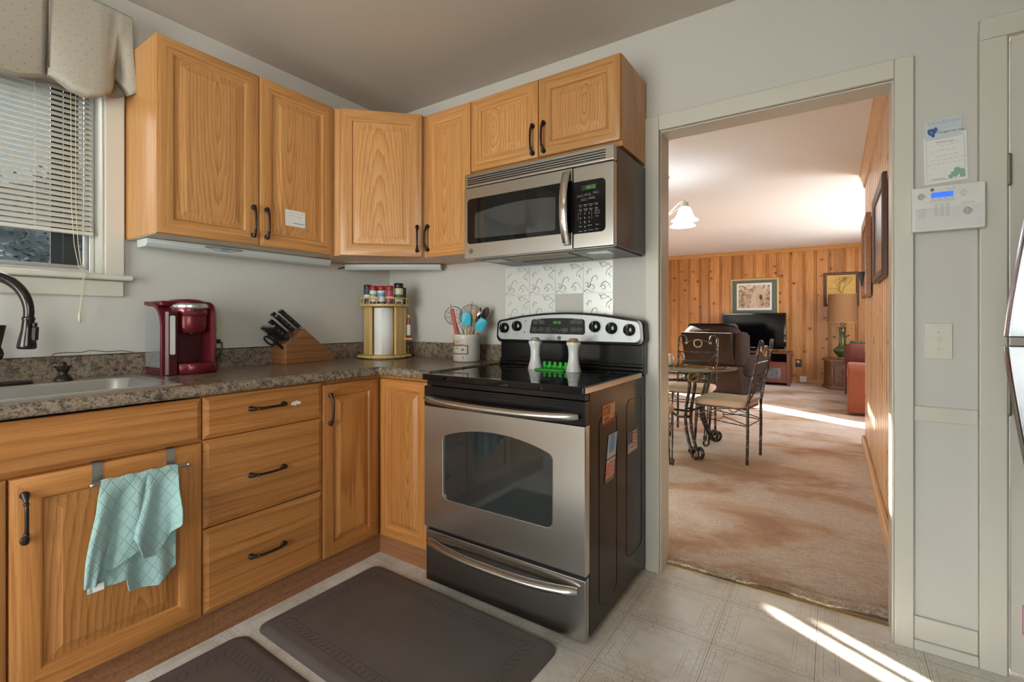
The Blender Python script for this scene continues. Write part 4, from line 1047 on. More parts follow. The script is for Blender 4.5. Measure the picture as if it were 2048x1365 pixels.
m = M(); m.lathe([(.013, .032), (.0175, .036), (.019, .050), (.016, .053), (.010, .055), (.009, .064), (.006, .068), (.0005, .069)], 20, c0); m.tube([(c0[0], c0[1]-.019, c0[2]+.048), (c0[0], c0[1]-.024, c0[2]+.052)], .004, 8); m.tube([(c0[0], c0[1]+.019, c0[2]+.048), (c0[0], c0[1]+.024, c0[2]+.052)], .004, 8)
m.build('pump_head', BRONZE, sd_, smooth=50)
# ------------------------------------------------------------------ towel over the sink door
tb_ = thing('towel_bar', 'steel over-the-door towel bar on the sink cabinet door', 'towel bar', (-1.58, -.607, .66), FA)
for x in (-1.690, -1.497):
    m = M(); m.box(x-.0125, YF-.0025, .664, x+.0125, YF-.0005, .722); m.box(x-.0125, YF-.0025, .720, x+.0125, YF+.020, .7225); m.box(x-.0125, YF-.030, .662, x+.0125, YF-.0005, .665)
    m.build('strap', NICKEL, tb_, smooth=0)
m = M(); m.tube([(-1.707, YF-.030, .662), (-1.457, YF-.030, .662)], .0052, 12)
for x in (-1.709, -1.455): m.ball((x, YF-.030, .662), .0075, 8)
m.build('bar', NICKEL, tb_, smooth=50)
def m_towel():
    n = N('aqua_terry'); v = n.co(); x, y, z = n.xyz(v)
    a = n.math('ABSOLUTE', n.math('SUBTRACT', n.math('FRACT', n.math('MULTIPLY', n.math('ADD', n.math('MULTIPLY', x, 1.5), z), 21.0)), .5))
    b = n.math('ABSOLUTE', n.math('SUBTRACT', n.math('FRACT', n.math('MULTIPLY', n.math('SUBTRACT', n.math('MULTIPLY', x, 1.5), z), 21.0)), .5))
    d = n.ramp(n.math('MINIMUM', a, b), [(.0, 0.0), (.07, 1.0)])
    f = n.noise(v, 420, 2, .7); g = n.noise(v, 14, 3)
    col = n.mix(g, (.27,.44,.42), (.38,.55,.52)); col = n.mix(n.math('MULTIPLY', n.math('SUBTRACT', 1, d), .22), col, (.12,.30,.30))
    n.bump(n.math('ADD', n.math('MULTIPLY', d, .8), n.math('MULTIPLY', f, .8)), .6, .004)
    return n.out(col, .95, 0, Sheen_Weight=.4)
tw = M()
BAR = .662+.0085
def tow(u, v):
    """one cloth: v<0 hangs behind the bar, v>0 in front"""
    s = abs(v)
    yt = lerp(-1.686, -1.489, u); 
    if v >= 0:
        # left lobe, deep fold, right lobe
        yb = interp([(0, -1.738), (.22, -1.705), (.40, -1.655), (.54, -1.588), (.60, -1.612), (.66, -1.590), (.72, -1.560), (.86, -1.518), (1, -1.493)], u)
        zb = interp([(0, .374), (.22, .368), (.40, .395), (.54, .432), (.60, .470), (.66, .400), (.72, .388), (.86, .440), (1, .485)], u)
        xo = .034+.004+s**.7*(.030*math.sin(u*13.5+.4)+.012*math.sin(u*31+s*2)*s)*.85-.030*math.exp(-((u-.57)/.05)**2)*min(1, s*3)+.012*(u > .6)*s
        y = lerp(yt, yb, s**.85); z = lerp(BAR, zb, s)
        y += .004*math.sin(7*s+u*9)*s
    else:
        yb = interp([(0, -1.722), (.3, -1.655), (.55, -1.60), (.7, -1.555), (1, -1.487)], u)
        zb = interp([(0, .345), (.3, .342), (.42, .350), (.46, .305), (.55, .300), (.75, .292), (1, .328)], u)
        xo = .015+.010*s*math.sin(u*17+1)+.009*s
        y = lerp(yt, yb, s**.9); z = lerp(BAR, zb, s)
    k = min(1, s*16)
    if s < .0625:
        ang = s*16*PI/2; xx = .030+(.0085*math.sin(ang) if v >= 0 else -.0085*math.sin(ang)); zz = .662+.0085*math.cos(ang)
        return (y, YF-xx, zz+(.0018*math.sin(u*23)))
    t = min(1, (s-.0625)/.12); base = .0385 if v >= 0 else .0215
    return (y, YF-max(.004, lerp(base, xo, t)), z+.0018*math.sin(u*23)*(1-s))
tw.grid(lambda a, b: tow(a, lerp(-1, 1, b)), 90, 160)
o = tw.build('dish_towel', m_towel(), None, smooth=80, solid=.003)
o.rotation_euler = (0, 0, PI/2); tag(o, 'aqua quilted terry towel hanging from the steel bar on the sink door', 'towel')
m = M(); m.box(-1.712, YF-.0585+.012, .350, -1.686, YF-.056+.012, .372); lb = m.build('care_label', PAPER, None, smooth=0); lb.parent = o
# ------------------------------------------------------------------ outlet, coffee maker
ou = thing('wall_outlet', 'ivory double wall outlet behind the red coffee maker', 'outlet', (-1.09, 0, 1.08), FA)
M().box(-1.125, -.006, 1.018, -1.055, -.0005, 1.139).build('plate', IVORY, ou, bev=.003)
for z in (1.107, 1.052):
    m = M(); plate(m, rrect(-1.105, z-.016, -1.075, z+.016, .010, 4), -.0075, -.0055); r_ = m.build('receptacle', IVORY, ou, smooth=0)
    m = M(); m.box(-1.098, -.0079, z-.004, -1.0955, -.0074, z+.007); m.box(-1.0845, -.0079, z-.003, -1.082, -.0074, z+.006); m.ylathe([(.003, 0), (.003, .0004)], 8, (-1.09, -.0075, z-.010)); m.build('slots', BLACKP, r_, smooth=0)
FK = (Vector((.032, -1.270, TOP)), R(90))
km = thing('coffee_maker', 'dark red pod coffee maker with clear side water tank on the worktop', 'coffee maker', (0, 0, 0), FK)
m = M(); m.loops([[(p[0], p[1], z) for p in rrect(-.1075, -.175, .1075, .0, .03, 5)] for z in (.001, .022)], cap0=True, cap1=True); base = m.build('base', REDD, km, bev=.002)
m = M(); L = []
def traypt(z, g): return [(-.052+g, -.10, z), (-.052+g, -.19, z)]+[(lerp(-.052+g, .095-g, i/12), -.19-.030*math.sin(PI*i/12)**.8+g, z) for i in range(1, 12)]+[(.095-g, -.19, z), (.095-g, -.10, z)]
m.loops([traypt(.003, .004), traypt(.014, .0), traypt(.042, 0), traypt(.046, .003)], cap0=True, cap1=True); m.build('drip_tray', RED, km, smooth=40)
m = M(); m.loops([[(p[0], p[1], z) for p in rrect(-.050, -.110, .070, -.002, .008, 3)] for z in (.022, .296)], cap0=True, cap1=True); m.build('back_panel', REDD, km, smooth=40)
m = M()
col = [(.066, -.150), (.076, -.172), (.090, -.176), (.1035, -.160), (.1075, -.12), (.1075, -.02), (.098, -.002), (.066, -.002)]
m.loops([[(x, y, z) for x, y in col] for z in (.020, .255)]+[[(lerp(x, .075, k), lerp(y, -.06, k), z) for x, y in col] for k, z in ((.03, .275), (.12, .293), (.30, .305), (.6, .309))], cap0=True, cap1=True); m.build('side_column', RED, km, smooth=45)
m = M(); m.loops([[(x, y, z) for x, y in ((-.098, -.176), (-.088, -.186), (-.058, -.186), (-.050, -.176), (-.050, -.12), (-.098, -.14))] for z in (.002, .262)], cap0=True, cap1=True); pl2 = m.build('front_pillar', REDD, km, bev=.002)
m = M(); m.loops([[(x, -.1875, z) for x, z in rrect(-.0845, .085, -.0655, .245, .006, 4)], [(x, -.1885, z) for x, z in rrect(-.0845, .085, -.0655, .245, .006, 4)]], cap0=True, cap1=True); m.build('light_strip', pm('clear_strip', (.62,.61,.60), .3), pl2, smooth=0)
m = M(); arc = [(-.176, .0), (-.176, .205), (-.168, .240), (-.150, .268), (-.120, .289), (-.08, .301), (-.04, .305), (-.0, .306)]
L = []
for i, (y, z) in enumerate(arc):
    a = arc[max(0, i-1)]; b2 = arc[min(len(arc)-1, i+1)]; t = Vector((b2[0]-a[0], b2[1]-a[1])).normalized(); nn_ = Vector((-t.y, t.x))
    if nn_.y < 0 and i > 1: nn_ = -nn_
    if i <= 1: nn_ = Vector((-1, 0))
    q = .016
    L.append([(-.110, y, z), (-.052, y, z), (-.052, y-nn_.x*q, z-nn_.y*q), (-.110, y-nn_.x*q, z-nn_.y*q)])
m.loops(L, 0, True, True, True); m.build('tank_frame', RED, km, smooth=40, bev=.002)
m = M(); tk = [(-.162, .030), (-.004, .030), (-.004, .288), (-.08, .283), (-.118, .270), (-.146, .250), (-.159, .222), (-.162, .20)]
m.prism([(y, z) for y, z in tk], 'x', -.106, -.054); m.build('water_tank', CLEAR, km, smooth=30)
m = M(); m.box(-.1065, -.166, .002, -.054, -.002, .028); m.build('tank_base', RED, km, bev=.002)
m = M(); m.lathe([(.058, .172), (.063, .178), (.066, .195), (.068, .243), (.067, .246)], 32, (.012, -.122, 0)); hb = m.build('brew_head', RED, km, smooth=40)
m = M(); m.lathe([(.0685, .2465), (.0715, .250), (.072, .270), (.069, .273)], 32, (.012, -.122, 0)); m.build('metal_collar', pm('red_collar', (.32,.07,.09), .2, .8), km, smooth=40)
m = M(); m.lathe([(.010, .168), (.012, .172), (.012, .180)], 16, (.012, -.135, 0)); m.build('spout', CHROME, hb)
m = M(); m.loops([[(.012+rx*math.cos(i*PI/18), -.11+ry*math.sin(i*PI/18), z) for i in range(36)] for rx, ry, z in ((.072, .084, .2735), (.078, .090, .280), (.077, .089, .290), (.066, .078, .298))], cap0=True, cap1=True); m.build('lever_band', pm('silver_band', (.62,.62,.62), .25, .8), km, smooth=40)
m = M(); m.loops([[(.010+rx*math.cos(i*PI/18), -.100+ry*math.sin(i*PI/18), z) for i in range(36)] for rx, ry, z in ((.064, .077, .2985), (.066, .078, .304), (.058, .068, .312), (.032, .042, .317))], cap0=True, cap1=True); m.build('lid', RED, km, smooth=50)
m = M(); m.box(-.1075+.006, -.145, .284, -.045, .0, .306); m.build('top_cover', RED, km, bev=.006)
cp_ = thing('power_cord', 'black plug and cord hanging from the ivory outlet', 'cord', (-1.09, -.01, 1.052), FA)
m = M(); m.obox((-1.090, -.024, 1.052), (.013, 0, 0), (0, .016, 0), (0, 0, .010)); m.build('plug', BLACKP, cp_, bev=.003)
m = M(); m.tube([(-1.083, -.038, 1.052), (-1.076, -.046, 1.046), (-1.075, -.046, 1.02), (-1.084, -.040, .99), (-1.092, -.035, .965), (-1.094, -.036, .935), (-1.12, -.038, .930)], .0042, 8); m.tube([(-1.083, -.042, .99), (-1.096, -.044, .975), (-1.100, -.046, .945)], .0055, 8); m.build('cable', BLACKP, cp_)
# ------------------------------------------------------------------ knife block and knives
KB = oak('walnut_block', True, (.16,.062,.022), (.27,.115,.042), (.34,.16,.065))
FKB = (Vector((.078, -.815, TOP)), R(90+6))         # x runs towards the corner, front faces the room
kb = thing('knife_block', 'slanted brown wooden knife block on the worktop', 'knife block', (0, 0, 0), FKB)
m = M(); m.prism([(0, .0005), (.300, .0005), (.312, .022), (.118, .190), (.020, .100)], 'y', -.060, .060) if False else None
prof = [(0, .0005), (.305, .0005), (.315, .024), (.112, .182), (.066, .140), (.0, .104)]
m.prism(prof, 'y', -.058, .058); m.build('block', KB, kb, bev=.003)
sl_ = Vector((-(.315-.112), 0, .182-.024)).normalized()      # direction in which the handles leave the block
nf = Vector((-sl_.z*-1, 0, 0))
fc0 = Vector((.112, 0, .182)); fd = (Vector((.066, 0, .140))-fc0).normalized()
STEELK = pm('knife_steel', (.55,.55,.55), .25, 1)
def to_world(fr, p): return fr[0]+Matrix.Rotation(fr[1], 3, 'Z')@Vector(p)
def knife(pos, L, hw, ht, label, group=None, name='knife'):
    t = thing(name, label, 'knife', tuple(pos), FKB, group)
    c = Vector(pos); m = M()
    m.obox(c+sl_*(L*.5+.010), (0, ht, 0), fd*hw, sl_*(L*.5)); m.obox(c+sl_*(L+.006)+fd*.004, (0, ht, 0), fd*(hw*.95), sl_*.006)
    h_ = m.build('handle', BLACKP, t, bev=.003)
    m = M(); m.obox(c+sl_*.004, (0, ht*.8, 0), fd*hw*.9, sl_*.007); m.obox(c+sl_*(L+.013), (0, ht*.75, 0), fd*hw*.8, sl_*.0025); m.build('bolster', STEELK, t, bev=.001)
    m = M()
    for k in (.25, .5, .75):
        q = c+sl_*(.01+L*k); m.tube([q+Vector((0, -ht-.0006, 0)), q+Vector((0, ht+.0006, 0))], .0028, 8)
    m.build('rivets', CHROME, h_)
    return t
for i, (off, y, L, lab) in enumerate(((.004, -.034, .140, 'large black-handled knife nearest the room in the block, top of the fan'), (.024, .010, .136, 'black-handled knife behind the large one in the block'), (.036, -.020, .126, 'black-handled knife lower than the two topmost in the block'), (.062, .020, .112, 'small black-handled knife lowest of the four upper knives'))):
    knife(fc0+fd*off*.9+sl_*.007+Vector((0, y, 0)), L, .0105, .0085, lab)
g0 = Vector((.066, 0, .140)); fd2 = (Vector((0, 0, .104))-g0).normalized(); fd_b = fd
fd = fd2 if False else fd
first = None
for i in range(8):
    y = -.044+i*.0125; pos = g0+Vector((-.030, y, -.020))
    if first is None:
        first = knife(pos, .108, .0105, .0054, 'black-handled steak knife in the row of eight across the block', 'steak knives in the block', 'steak_knife')
    else:
        dup(first, to_world(FKB, pos), FKB[1])
sc_ = thing('kitchen_scissors', 'black-handled kitchen scissors lowest in the knife block', 'scissors', (.0, -.03, .105), FKB)
m = M(); c = Vector((.004, -.032, .080))
for s in (-1, 1):
    cc = c+sl_*.085+fd*(.014*s)
    m.tube([cc+sl_*(.034*math.cos(a))+fd*(.013*math.sin(a)) for a in [k*2*PI/16 for k in range(16)]], .005, 8, closed=True)
m.tube([c, c+sl_*.055], .0075, 8); m.build('handles', BLACKP, sc_, smooth=50)
# ------------------------------------------------------------------ spice carousel with paper towels
LW = oak('pale_pine', False, (.44,.25,.07), (.62,.41,.15), (.70,.50,.22))
LC_ = (.205, -.222)
FL = (Vector((LC_[0], LC_[1], TOP)), math.atan2(-.558*-1, .83) )
FL = (Vector((LC_[0], LC_[1], TOP)), .72)            # front (-y) turned towards the room
ls = thing('spice_carousel', 'round pine carousel with spice jars above a paper towel roll', 'carousel', (0, 0, 0), FL)
m = M(); m.lathe([(.12, .001), (.12, .006), (.158, .008), (.160, .013), (.158, .020), (.155, .021)], 48); m.build('base_disc', LW, ls, smooth=40)
m = M(); m.lathe([(.140, .306), (.146, .308), (.147, .314), (.146, .321), (.142, .322)], 48); td = m.build('top_disc', LW, ls, smooth=40)
for x, a in ((-.096, R(30)), (.094, R(-30))):
    m = M(); m.obox((x, -.012, .1635), (.009*math.cos(a), .009*math.sin(a), 0), (-.050*math.sin(a)*1, .050*math.cos(a), 0), (0, 0, .1425)); m.build('side_board', LW, ls, bev=.002)
m = M(); m.box(-.085, .045, .022, .085, .056, .305); m.build('back_board', LW, ls, smooth=0)
m = M(); m.lathe([(.008, .021), (.008, .306)], 12, (0, -.035, 0)); m.build('dowel', LW, ls)
def arc_rail(a0, a1, r, z0, z1, par, ns):
    m = M(); L = []
    for i in range(25):
        t = lerp(a0, a1, i/24); L.append([(rr_*math.cos(t), rr_*math.sin(t), z) for rr_, z in ((r-.010, z1-.009), (r, z1-.009), (r, z1), (r-.010, z1))])
    m.loops(L, 0, True, True, True)
    o_ = m.build('rail', LW, par, bev=.002)
    for i in range(ns):
        t = lerp(a0+.06, a1-.06, i/(ns-1)); q = M(); q.lathe([(.0028, z0), (.0036, (z0+z1)/2-.004), (.0028, z1-.009)], 8, ((r-.005)*math.cos(t), (r-.005)*math.sin(t), 0)); q.build('spindle', LW, o_)
arc_rail(R(135), R(262), .142, .322, .360, ls, 7); arc_rail(R(282), R(405), .142, .322, .360, ls, 7)
# small side shelves at the back right
for z in (.118, .021):
    if z > .05:
        m = M(); L = [(.10*0, .058)]; pts = [(.085, .056), (.085, .0)]+[(.162*math.cos(R(a)), .162*math.sin(R(a))) for a in range(0, 100, 8)]+[(.0, .056)]
        m.prism([(p[0], p[1]) for p in pts], 'z', z-.010, z); m.build('side_shelf', LW, ls, smooth=20)
    arc_rail(R(29), R(75), .161, z, z+.045, ls, 5)
pr2 = thing('paper_towel_roll', 'white paper towel roll standing in the pine carousel', 'paper towel', (0, -.035, .0215), FL)
m = M()
out_ = [(.0565*math.cos(a), -.035+.0565*math.sin(a)) for a in [R(-40+360*i/48) for i in range(47)]]+[(.074*math.cos(R(-62)) if False else .050, -.088)]
sp_ = [((.0555+.004*i/60)*math.cos(R(-20+380*i/60)), -.035+(.0555+.004*i/60)*math.sin(R(-20+380*i/60))) for i in range(61)]
m.loops([[(.019*math.cos(k*PI/24), -.035+.019*math.sin(k*PI/24), z) for k in range(48)] for z in (.300, .022)], 0, True)
m.loops([[(r*math.cos(k*PI/24), -.035+r*math.sin(k*PI/24), z) for k in range(48)] for r, z in ((.019, .022), (.0555, .022), (.0562, .024), (.0562, .298), (.0555, .300), (.019, .300))], 0, True)
m.build('roll', PAPER, pr2, smooth=40)
m = M()
fl_p = [(.0572*math.cos(R(a)), -.035+.0572*math.sin(R(a))) for a in range(-95, 12, 8)]+[(.062, -.026), (.065, -.018)]
m.loops([[(x, y, z) for x, y in fl_p] for z in (.0225, .2995)], 0, False); m.build('loose_sheet', PAPER, pr2, smooth=60, solid=.0012)
def jar(x, y, z, h, r, lid, lab, body, label, cat='spice jar', lh=.022, frame=FL, lr=1.02, group=None, name='spice_jar', band=None):
    t = thing(name, label, cat, (x, y, z), frame, group)
    M().lathe([(r*.96, 0), (r, .003), (r, h*.80), (r*.92, h*.84), (r*.86, h*.86)], 20, (x, y, z)).build('glass', body, t, smooth=50)
    M().lathe([(r*lr, h-lh), (r*lr*1.02, h-lh+.002), (r*lr*1.02, h-.003), (r*lr*.95, h), (.001, h)], 20, (x, y, z)).build('lid', lid, t, smooth=50)
    if lab: M().lathe([(r*1.012, h*.12), (r*1.012, h*.74)], 20, (x, y, z), cap0=False, cap1=False).build('paper_label', lab, t, smooth=50)
    if band: M().lathe([(r*1.02, h*band[0]), (r*1.02, h*band[1])], 20, (x, y, z), cap0=False, cap1=False).build('label_print', band[2], t, smooth=50)
    return t
LIDR = pm('red_lid', (.36,.010,.018), .35); LIDK = pm('black_lid', (.012,.012,.014), .35)
SP = pm('spice_fill', (.36,.24,.16), .5, 0, .3, 80)
SP2 = pm('pepper_fill', (.10,.08,.07), .5, 0, .5, 200)
z_ = .3225
DKL = pm('dark_label', (.03,.04,.07), .5, 0, .4, 60); WHL = pm('white_label', (.66,.64,.60), .5, 0, .06, 60)
jar(-.090, -.057, z_, .112, .0215, LIDK, DKL, JARG, 'spice jar with black lid and dark label, leftmost on the carousel', band=(.30, .48, WHL))
jar(-.053, -.085, z_, .104, .0215, LIDR, WHL, SP2, 'red-lidded spice jar with green and white label beside the dark-labelled one', band=(.42, .55, pm('green_band', (.22,.40,.10), .5)))
jar(-.006, -.095, z_, .104, .0215, LIDR, WHL, JARG, 'red-lidded spice jar with white and blue label in the gap of the carousel rail', band=(.40, .60, pm('blue_band', (.10,.32,.52), .5, 0, .6, 60)))
jar(.040, -.085, z_, .106, .0215, LIDR, pm('red_label', (.45,.06,.09), .5, 0, .2, 60), SP2, 'red-lidded spice jar with red label beside the tall black-lidded jar', band=(.28, .40, WHL))
jar(.088, -.050, z_, .124, .0265, LIDK, pm('cream_label', (.62,.56,.38), .5, 0, .1, 60), JARG, 'tall spice jar with black lid and cream label on the carousel', lh=.026, band=(.30, .46, pm('dark_green_band', (.04,.12,.05), .5)))
jar(.115, -.005, z_, .100, .0135, LIDK, None, pm('dark_bottle', (.015,.012,.012), .2), 'slim dark bottle at the right edge of the carousel top', lh=.03)
t = thing('sauce_bottle', 'red sauce bottle with yellow cap on the carousel side shelf', 'bottle', (.139, .043, .1185), FL)
M().lathe([(.0115, 0), (.0130, .004), (.0130, .085), (.011, .105), (.009, .125)], 20, (.139, .043, .1185)).build('body', pm('red_sauce', (.30,.035,.015), .25), t, smooth=50)
M().lathe([(.010, .125), (.010, .138), (.007, .142), (.0005, .143)], 16, (.139, .043, .1185)).build('cap', pm('yellow_cap', (.62,.40,.04), .4), t)
M().lathe([(.0133, .015), (.0133, .080)], 20, (.139, .043, .1185), cap0=False, cap1=False).build('paper_label', WHL, t)
jar(.092, .098, .0215, .062, .014, LIDK, WHL, SP2, 'small spice jar behind the bottom rail of the carousel')
# ------------------------------------------------------------------ utensil crock
cx0, cy0 = .785, -.150
FC = (Vector((cx0, cy0, TOP)), .60)
ck_ = thing('utensil_crock', 'cream stoneware crock painted with birdhouses holding utensils', 'crock', (0, 0, 0), FC)
STONE = pm('stoneware', (.56,.53,.47), .35, 0, .05)
m = M(); m.lathe([(.066, .001), (.0705, .004), (.0725, .010), (.073, .118), (.0755, .122), (.0775, .128), (.0775, .146), (.0755, .150), (.070, .150), (.067, .146), (.066, .02), (.001, .015)], 40); m.build('pot', STONE, ck_, smooth=40)
BRN = pm('brown_paint', (.22,.07,.035), .5, 0, .2, 60); DK = pm('dark_paint', (.03,.03,.04), .5); TANP = pm('tan_paint', (.50,.36,.19), .5)
def cyl(m, a0, a1, z0, z1, r=.0736, n=6):   # a patch on the pot, angle measured from the front, to the right positive
    L = [[(r*math.sin(R(lerp(a0, a1, i/n))), -r*math.cos(R(lerp(a0, a1, i/n))), z) for i in range(n+1)] for z in (z0, z1)]
    m.loops(L, 0, False)
m = M(); cyl(m, -70, 12, .086, .094); cyl(m, -70, 12, .042, .049); cyl(m, 6, 12, .042, .094); cyl(m, -70, -64, .090, .140*.0+.132)
m.build('painted_shelf', BRN, ck_, fix=False)
m = M(); cyl(m, -50, -30, .094, .122); cyl(m, -18, -6, .049, .064); m.build('painted_birdhouse', TANP, ck_, fix=False)
m = M(); cyl(m, -66, -56, .094, .108)
for i in range(5): cyl(m, -66+i*8, -62+i*8, .070+.004*(i%2), .076+.004*(i%2))
cyl(m, -20, -4, .064, .069); cyl(m, -17, -7, .069, .073); cyl(m, -13, -10, .073, .076); cyl(m, -28, -6, .0945, .0975); cyl(m, -42, -38, .106, .110); cyl(m, -26, -24, .108, .114)
m.build('painted_roof', DK, ck_, fix=False)
m = M(); cyl(m, -62, -58, .030, .036); cyl(m, -12, -8, .020, .032); m.build('painted_leaf', BRN, ck_, fix=False)
def stick(name, label, cat, foot, top, parts, group=None):
    """a utensil standing in the crock; local frame of the crock, parts get base point, axis, side vector"""
    t = thing(name, label, cat, tuple(foot), FC, group); a = Vector(foot); b = Vector(top); ax = (b-a).normalized(); sd = Vector((1, 0, 0)); sd = (sd-ax*sd.dot(ax)).normalized(); fr = ax.cross(sd)
    parts(t, a, b, ax, sd, fr); return t
TEAL = pm('teal_silicone', (.02,.42,.58), .4); WOODU = oak('spoon_wood', False, (.40,.22,.09), (.55,.34,.16), (.62,.42,.22))
def spatula(t, a, b, ax, sd, fr, w_=.026, hl=.075):
    m = M(); m.tube([a, b-ax*hl*.9], .006, 10); m.build('handle', WOODU, t)
    m = M(); base_ = b-ax*hl
    out2 = [(-.45, 0), (-.85, .12), (-1, .35), (-.95, .82), (-.70, 1), (.55, 1), (.92, .9), (1, .6), (1, .3), (.8, .08), (.45, 0)]
    L = [[base_+sd*(x*w_*k)+ax*(h*hl)+fr*d for x, h in out2] for k, d in ((.9, -.005), (1, -.003), (1, .003), (.9, .005))]
    m.loops(L, 0, True, True, True); m.build('blade', TEAL, t, smooth=40)
stick('spatula', 'turquoise spatula upright at the front of the crock', 'spatula', (.0, -.035, .03), (.004, -.055, .268), spatula)
stick('spatula', 'turquoise spatula leaning over the right rim of the crock', 'spatula', (-.02, -.01, .03), (.098, -.030, .232), spatula)
def redtool(t, a, b, ax, sd, fr):
    m = M(); m.obox((a+b)/2, sd*.0105, fr*.006, ax*((b-a).length/2)); m.build('handle', pm('red_handle', (.42,.03,.03), .4), t, bev=.004)
    m = M(); m.tube([b+ax*.001, b+ax*.003], .009, 10); m.build('end_cap', pm('dark_red_cap', (.16,.02,.02), .4), t)
stick('red_handled_tool', 'tool with flat red handle leaning left in the crock', 'utensil', (-.03, -.02, .03), (-.077, -.030, .285), redtool)
def wspoon(t, a, b, ax, sd, fr):
    m = M(); m.tube([a, b-ax*.05], .0055, 10)
    L = []; n = 12
    for i in range(n+1):
        h = i/n; r = .021*math.sin(PI*min(1, h*.93+.07))**.7; c = b-ax*.075*(1-h)
        L.append([c+sd*(r*math.cos(k*PI/6))+fr*(.007*math.sin(k*PI/6)*math.sin(PI*h)+.0005*math.sin(k*PI/6)) for k in range(12)])
    m.loops(L, 0, True, True, True); m.build('spoon', WOODU, t, smooth=60)
stick('wooden_spoon', 'pale wooden spoon between the two turquoise spatulas', 'spoon', (-.01, -.02, .03), (.046, -.035, .290), wspoon)
stick('wooden_spoon', 'dark wooden spoon behind the right turquoise spatula', 'spoon', (-.01, .03, .03), (.118, .015, .300), lambda *q: (wspoon(*q), [setattr(c_, 'active_material', None) or c_.data.materials.__setitem__(0, pm('dark_wood', (.10,.07,.045), .5)) for c_ in q[0].children]))
WIRE = pm('wire_steel', (.45,.44,.42), .25, 1)
def strainer(rad, rings_):
    def fnc(t, a, b, ax, sd, fr):
        m = M(); m.tube([a, b-ax*rad*1.9], .003, 8); m.build('handle', WIRE, t)
        c = b-ax*rad
        m = M(); m.tube([c+sd*rad*math.cos(k*PI/20)+ax*rad*math.sin(k*PI/20) for k in range(40)], .0019, 6, closed=True); m.tube([b, b+ax*.008, b+ax*.018+sd*.004], .0018, 6)
        m.build('rim', WIRE, t)
        m = M()
        for r in rings_: m.tube([c+fr*(.02*(1-(r/rad)**2))+sd*r*math.cos(k*PI/16)+ax*r*math.sin(k*PI/16) for k in range(32)], .0006, 4, closed=True)
        for k in range(4):
            q = math.cos(k*PI/4)*sd+math.sin(k*PI/4)*ax; m.tube([c+q*rad*s+fr*(.02*(1-s*s)) for s in (-1, -.6, -.2, .2, .6, 1)], .0009, 4)
        m.build('mesh_bowl', WIRE, t)
    return fnc
stick('wire_strainer', 'small round wire strainer leaning left out of the crock', 'strainer', (.0, .0, .03), (-.085, .005, .300), strainer(.050, [.012, .02, .028, .036, .044]))
stick('wire_strainer', 'large round wire strainer at the back of the crock', 'strainer', (.0, .03, .03), (.026, .035, .312), strainer(.062, [.008+.006*i for i in range(9)]))
def ladle(t, a, b, ax, sd, fr):
    m = M(); m.tube([a, b-ax*.07, b-ax*.05+fr*-.004], [.003, .004, .006], 8)
    L = []
    for i in range(11):
        h = i/10; r = .0145*math.sin(PI*min(1, h*.9+.1))**.6; c = b-ax*.085*(1-h)
        L.append([c+sd*(r*math.cos(k*PI/8))+fr*(.010*math.sin(k*PI/8)*math.sin(PI*h)-.008*math.sin(PI*h)) for k in range(16)])
    m.loops(L, 0, True, True, True); m.build('bowl', CHROME, t, smooth=60)
stick('steel_scoop', 'shiny steel scoop above the right turquoise spatula', 'scoop', (.0, .0, .03), (.082, -.030, .298), ladle)
def whisk(t, a, b, ax, sd, fr):
    m = M(); m.tube([a, a+ax*.13], .0055, 10); m.build('handle', pm('pale_blue_handle', (.20,.28,.42), .4), t)
    m = M(); L = (b-a).length-.12
    for k in range(4):
        q = math.cos(k*PI/4)*sd+math.sin(k*PI/4)*fr
        m.tube([a+ax*(.12+L*s)+q*.020*math.sin(PI*s**1.3)*1 for s in [i/10 for i in range(11)]]+[a+ax*(.12+L*s)-q*.020*math.sin(PI*s**1.3) for s in [1-i/10 for i in range(1, 11)]], .0009, 5)
    m.build('wires', WIRE, t)
stick('whisk', 'wire whisk with pale blue handle beside the red-handled tool', 'whisk', (.0, -.02, .03), (-.030, -.022, .275), whisk)
def grater(t, a, b, ax, sd, fr):
    m = M(); 
    for s in (-.011, -.0035, .0035, .011): m.tube([a+sd*s*.4, b-ax*.05+sd*s, b-ax*.01+sd*s*.8, b], .0011, 5)
    m.build('tines', WIRE, t)
stick('wire_whisk', 'thin steel wire fork behind the wooden spoon', 'utensil', (.0, .01, .03), (.052, .0, .30), grater)
# ------------------------------------------------------------------ alarm panel, cards, switch
al = thing('alarm_keypad', 'white security alarm keypad with blue screen on the wall right of the doorway', 'alarm panel', (2.778, -.021, 1.53))
ax0, ax1, az0, az1 = 2.683, 2.868, 1.455, 1.606
M().box(ax0, -.050, az0, ax1, -.0215, az1).build('case', WHITE, al, bev=.004, seg=3)
M().box(2.692, -.0506, 1.462, 2.862, -.0500, 1.533).build('flap', pm('white_flap', (.70,.71,.70), .25), al, smooth=0)
ya = -.0515
M().box(2.733, -.0512, 1.566, 2.789, -.0500, 1.584).build('screen', LCD, al, smooth=0)
GRL = pm('key_outline', (.30,.33,.35), .5); DKS = pm('speaker_slot', (.02,.02,.02), .6)
m = M()
def oval(m, x, z, a, b): 
    P = rrect(x-a, z-b, x+a, z+b, min(a, b)*.98, 4); Q = rrect(x-a+.0009, z-b+.0009, x+a-.0009, z+b-.0009, min(a, b)*.98-.0009, 4)
    m.loops([[(p[0], ya, p[1]) for p in P], [(p[0], ya, p[1]) for p in Q]])
for i in range(4): oval(m, 2.738+i*.0158, 1.5555, .0065, .0032); m.text(('SYS', 'PHONE', 'ARM', 'TEST')[i], .0042, 2.738+i*.0158, ya, 1.562)
keys = '123456789*0#'
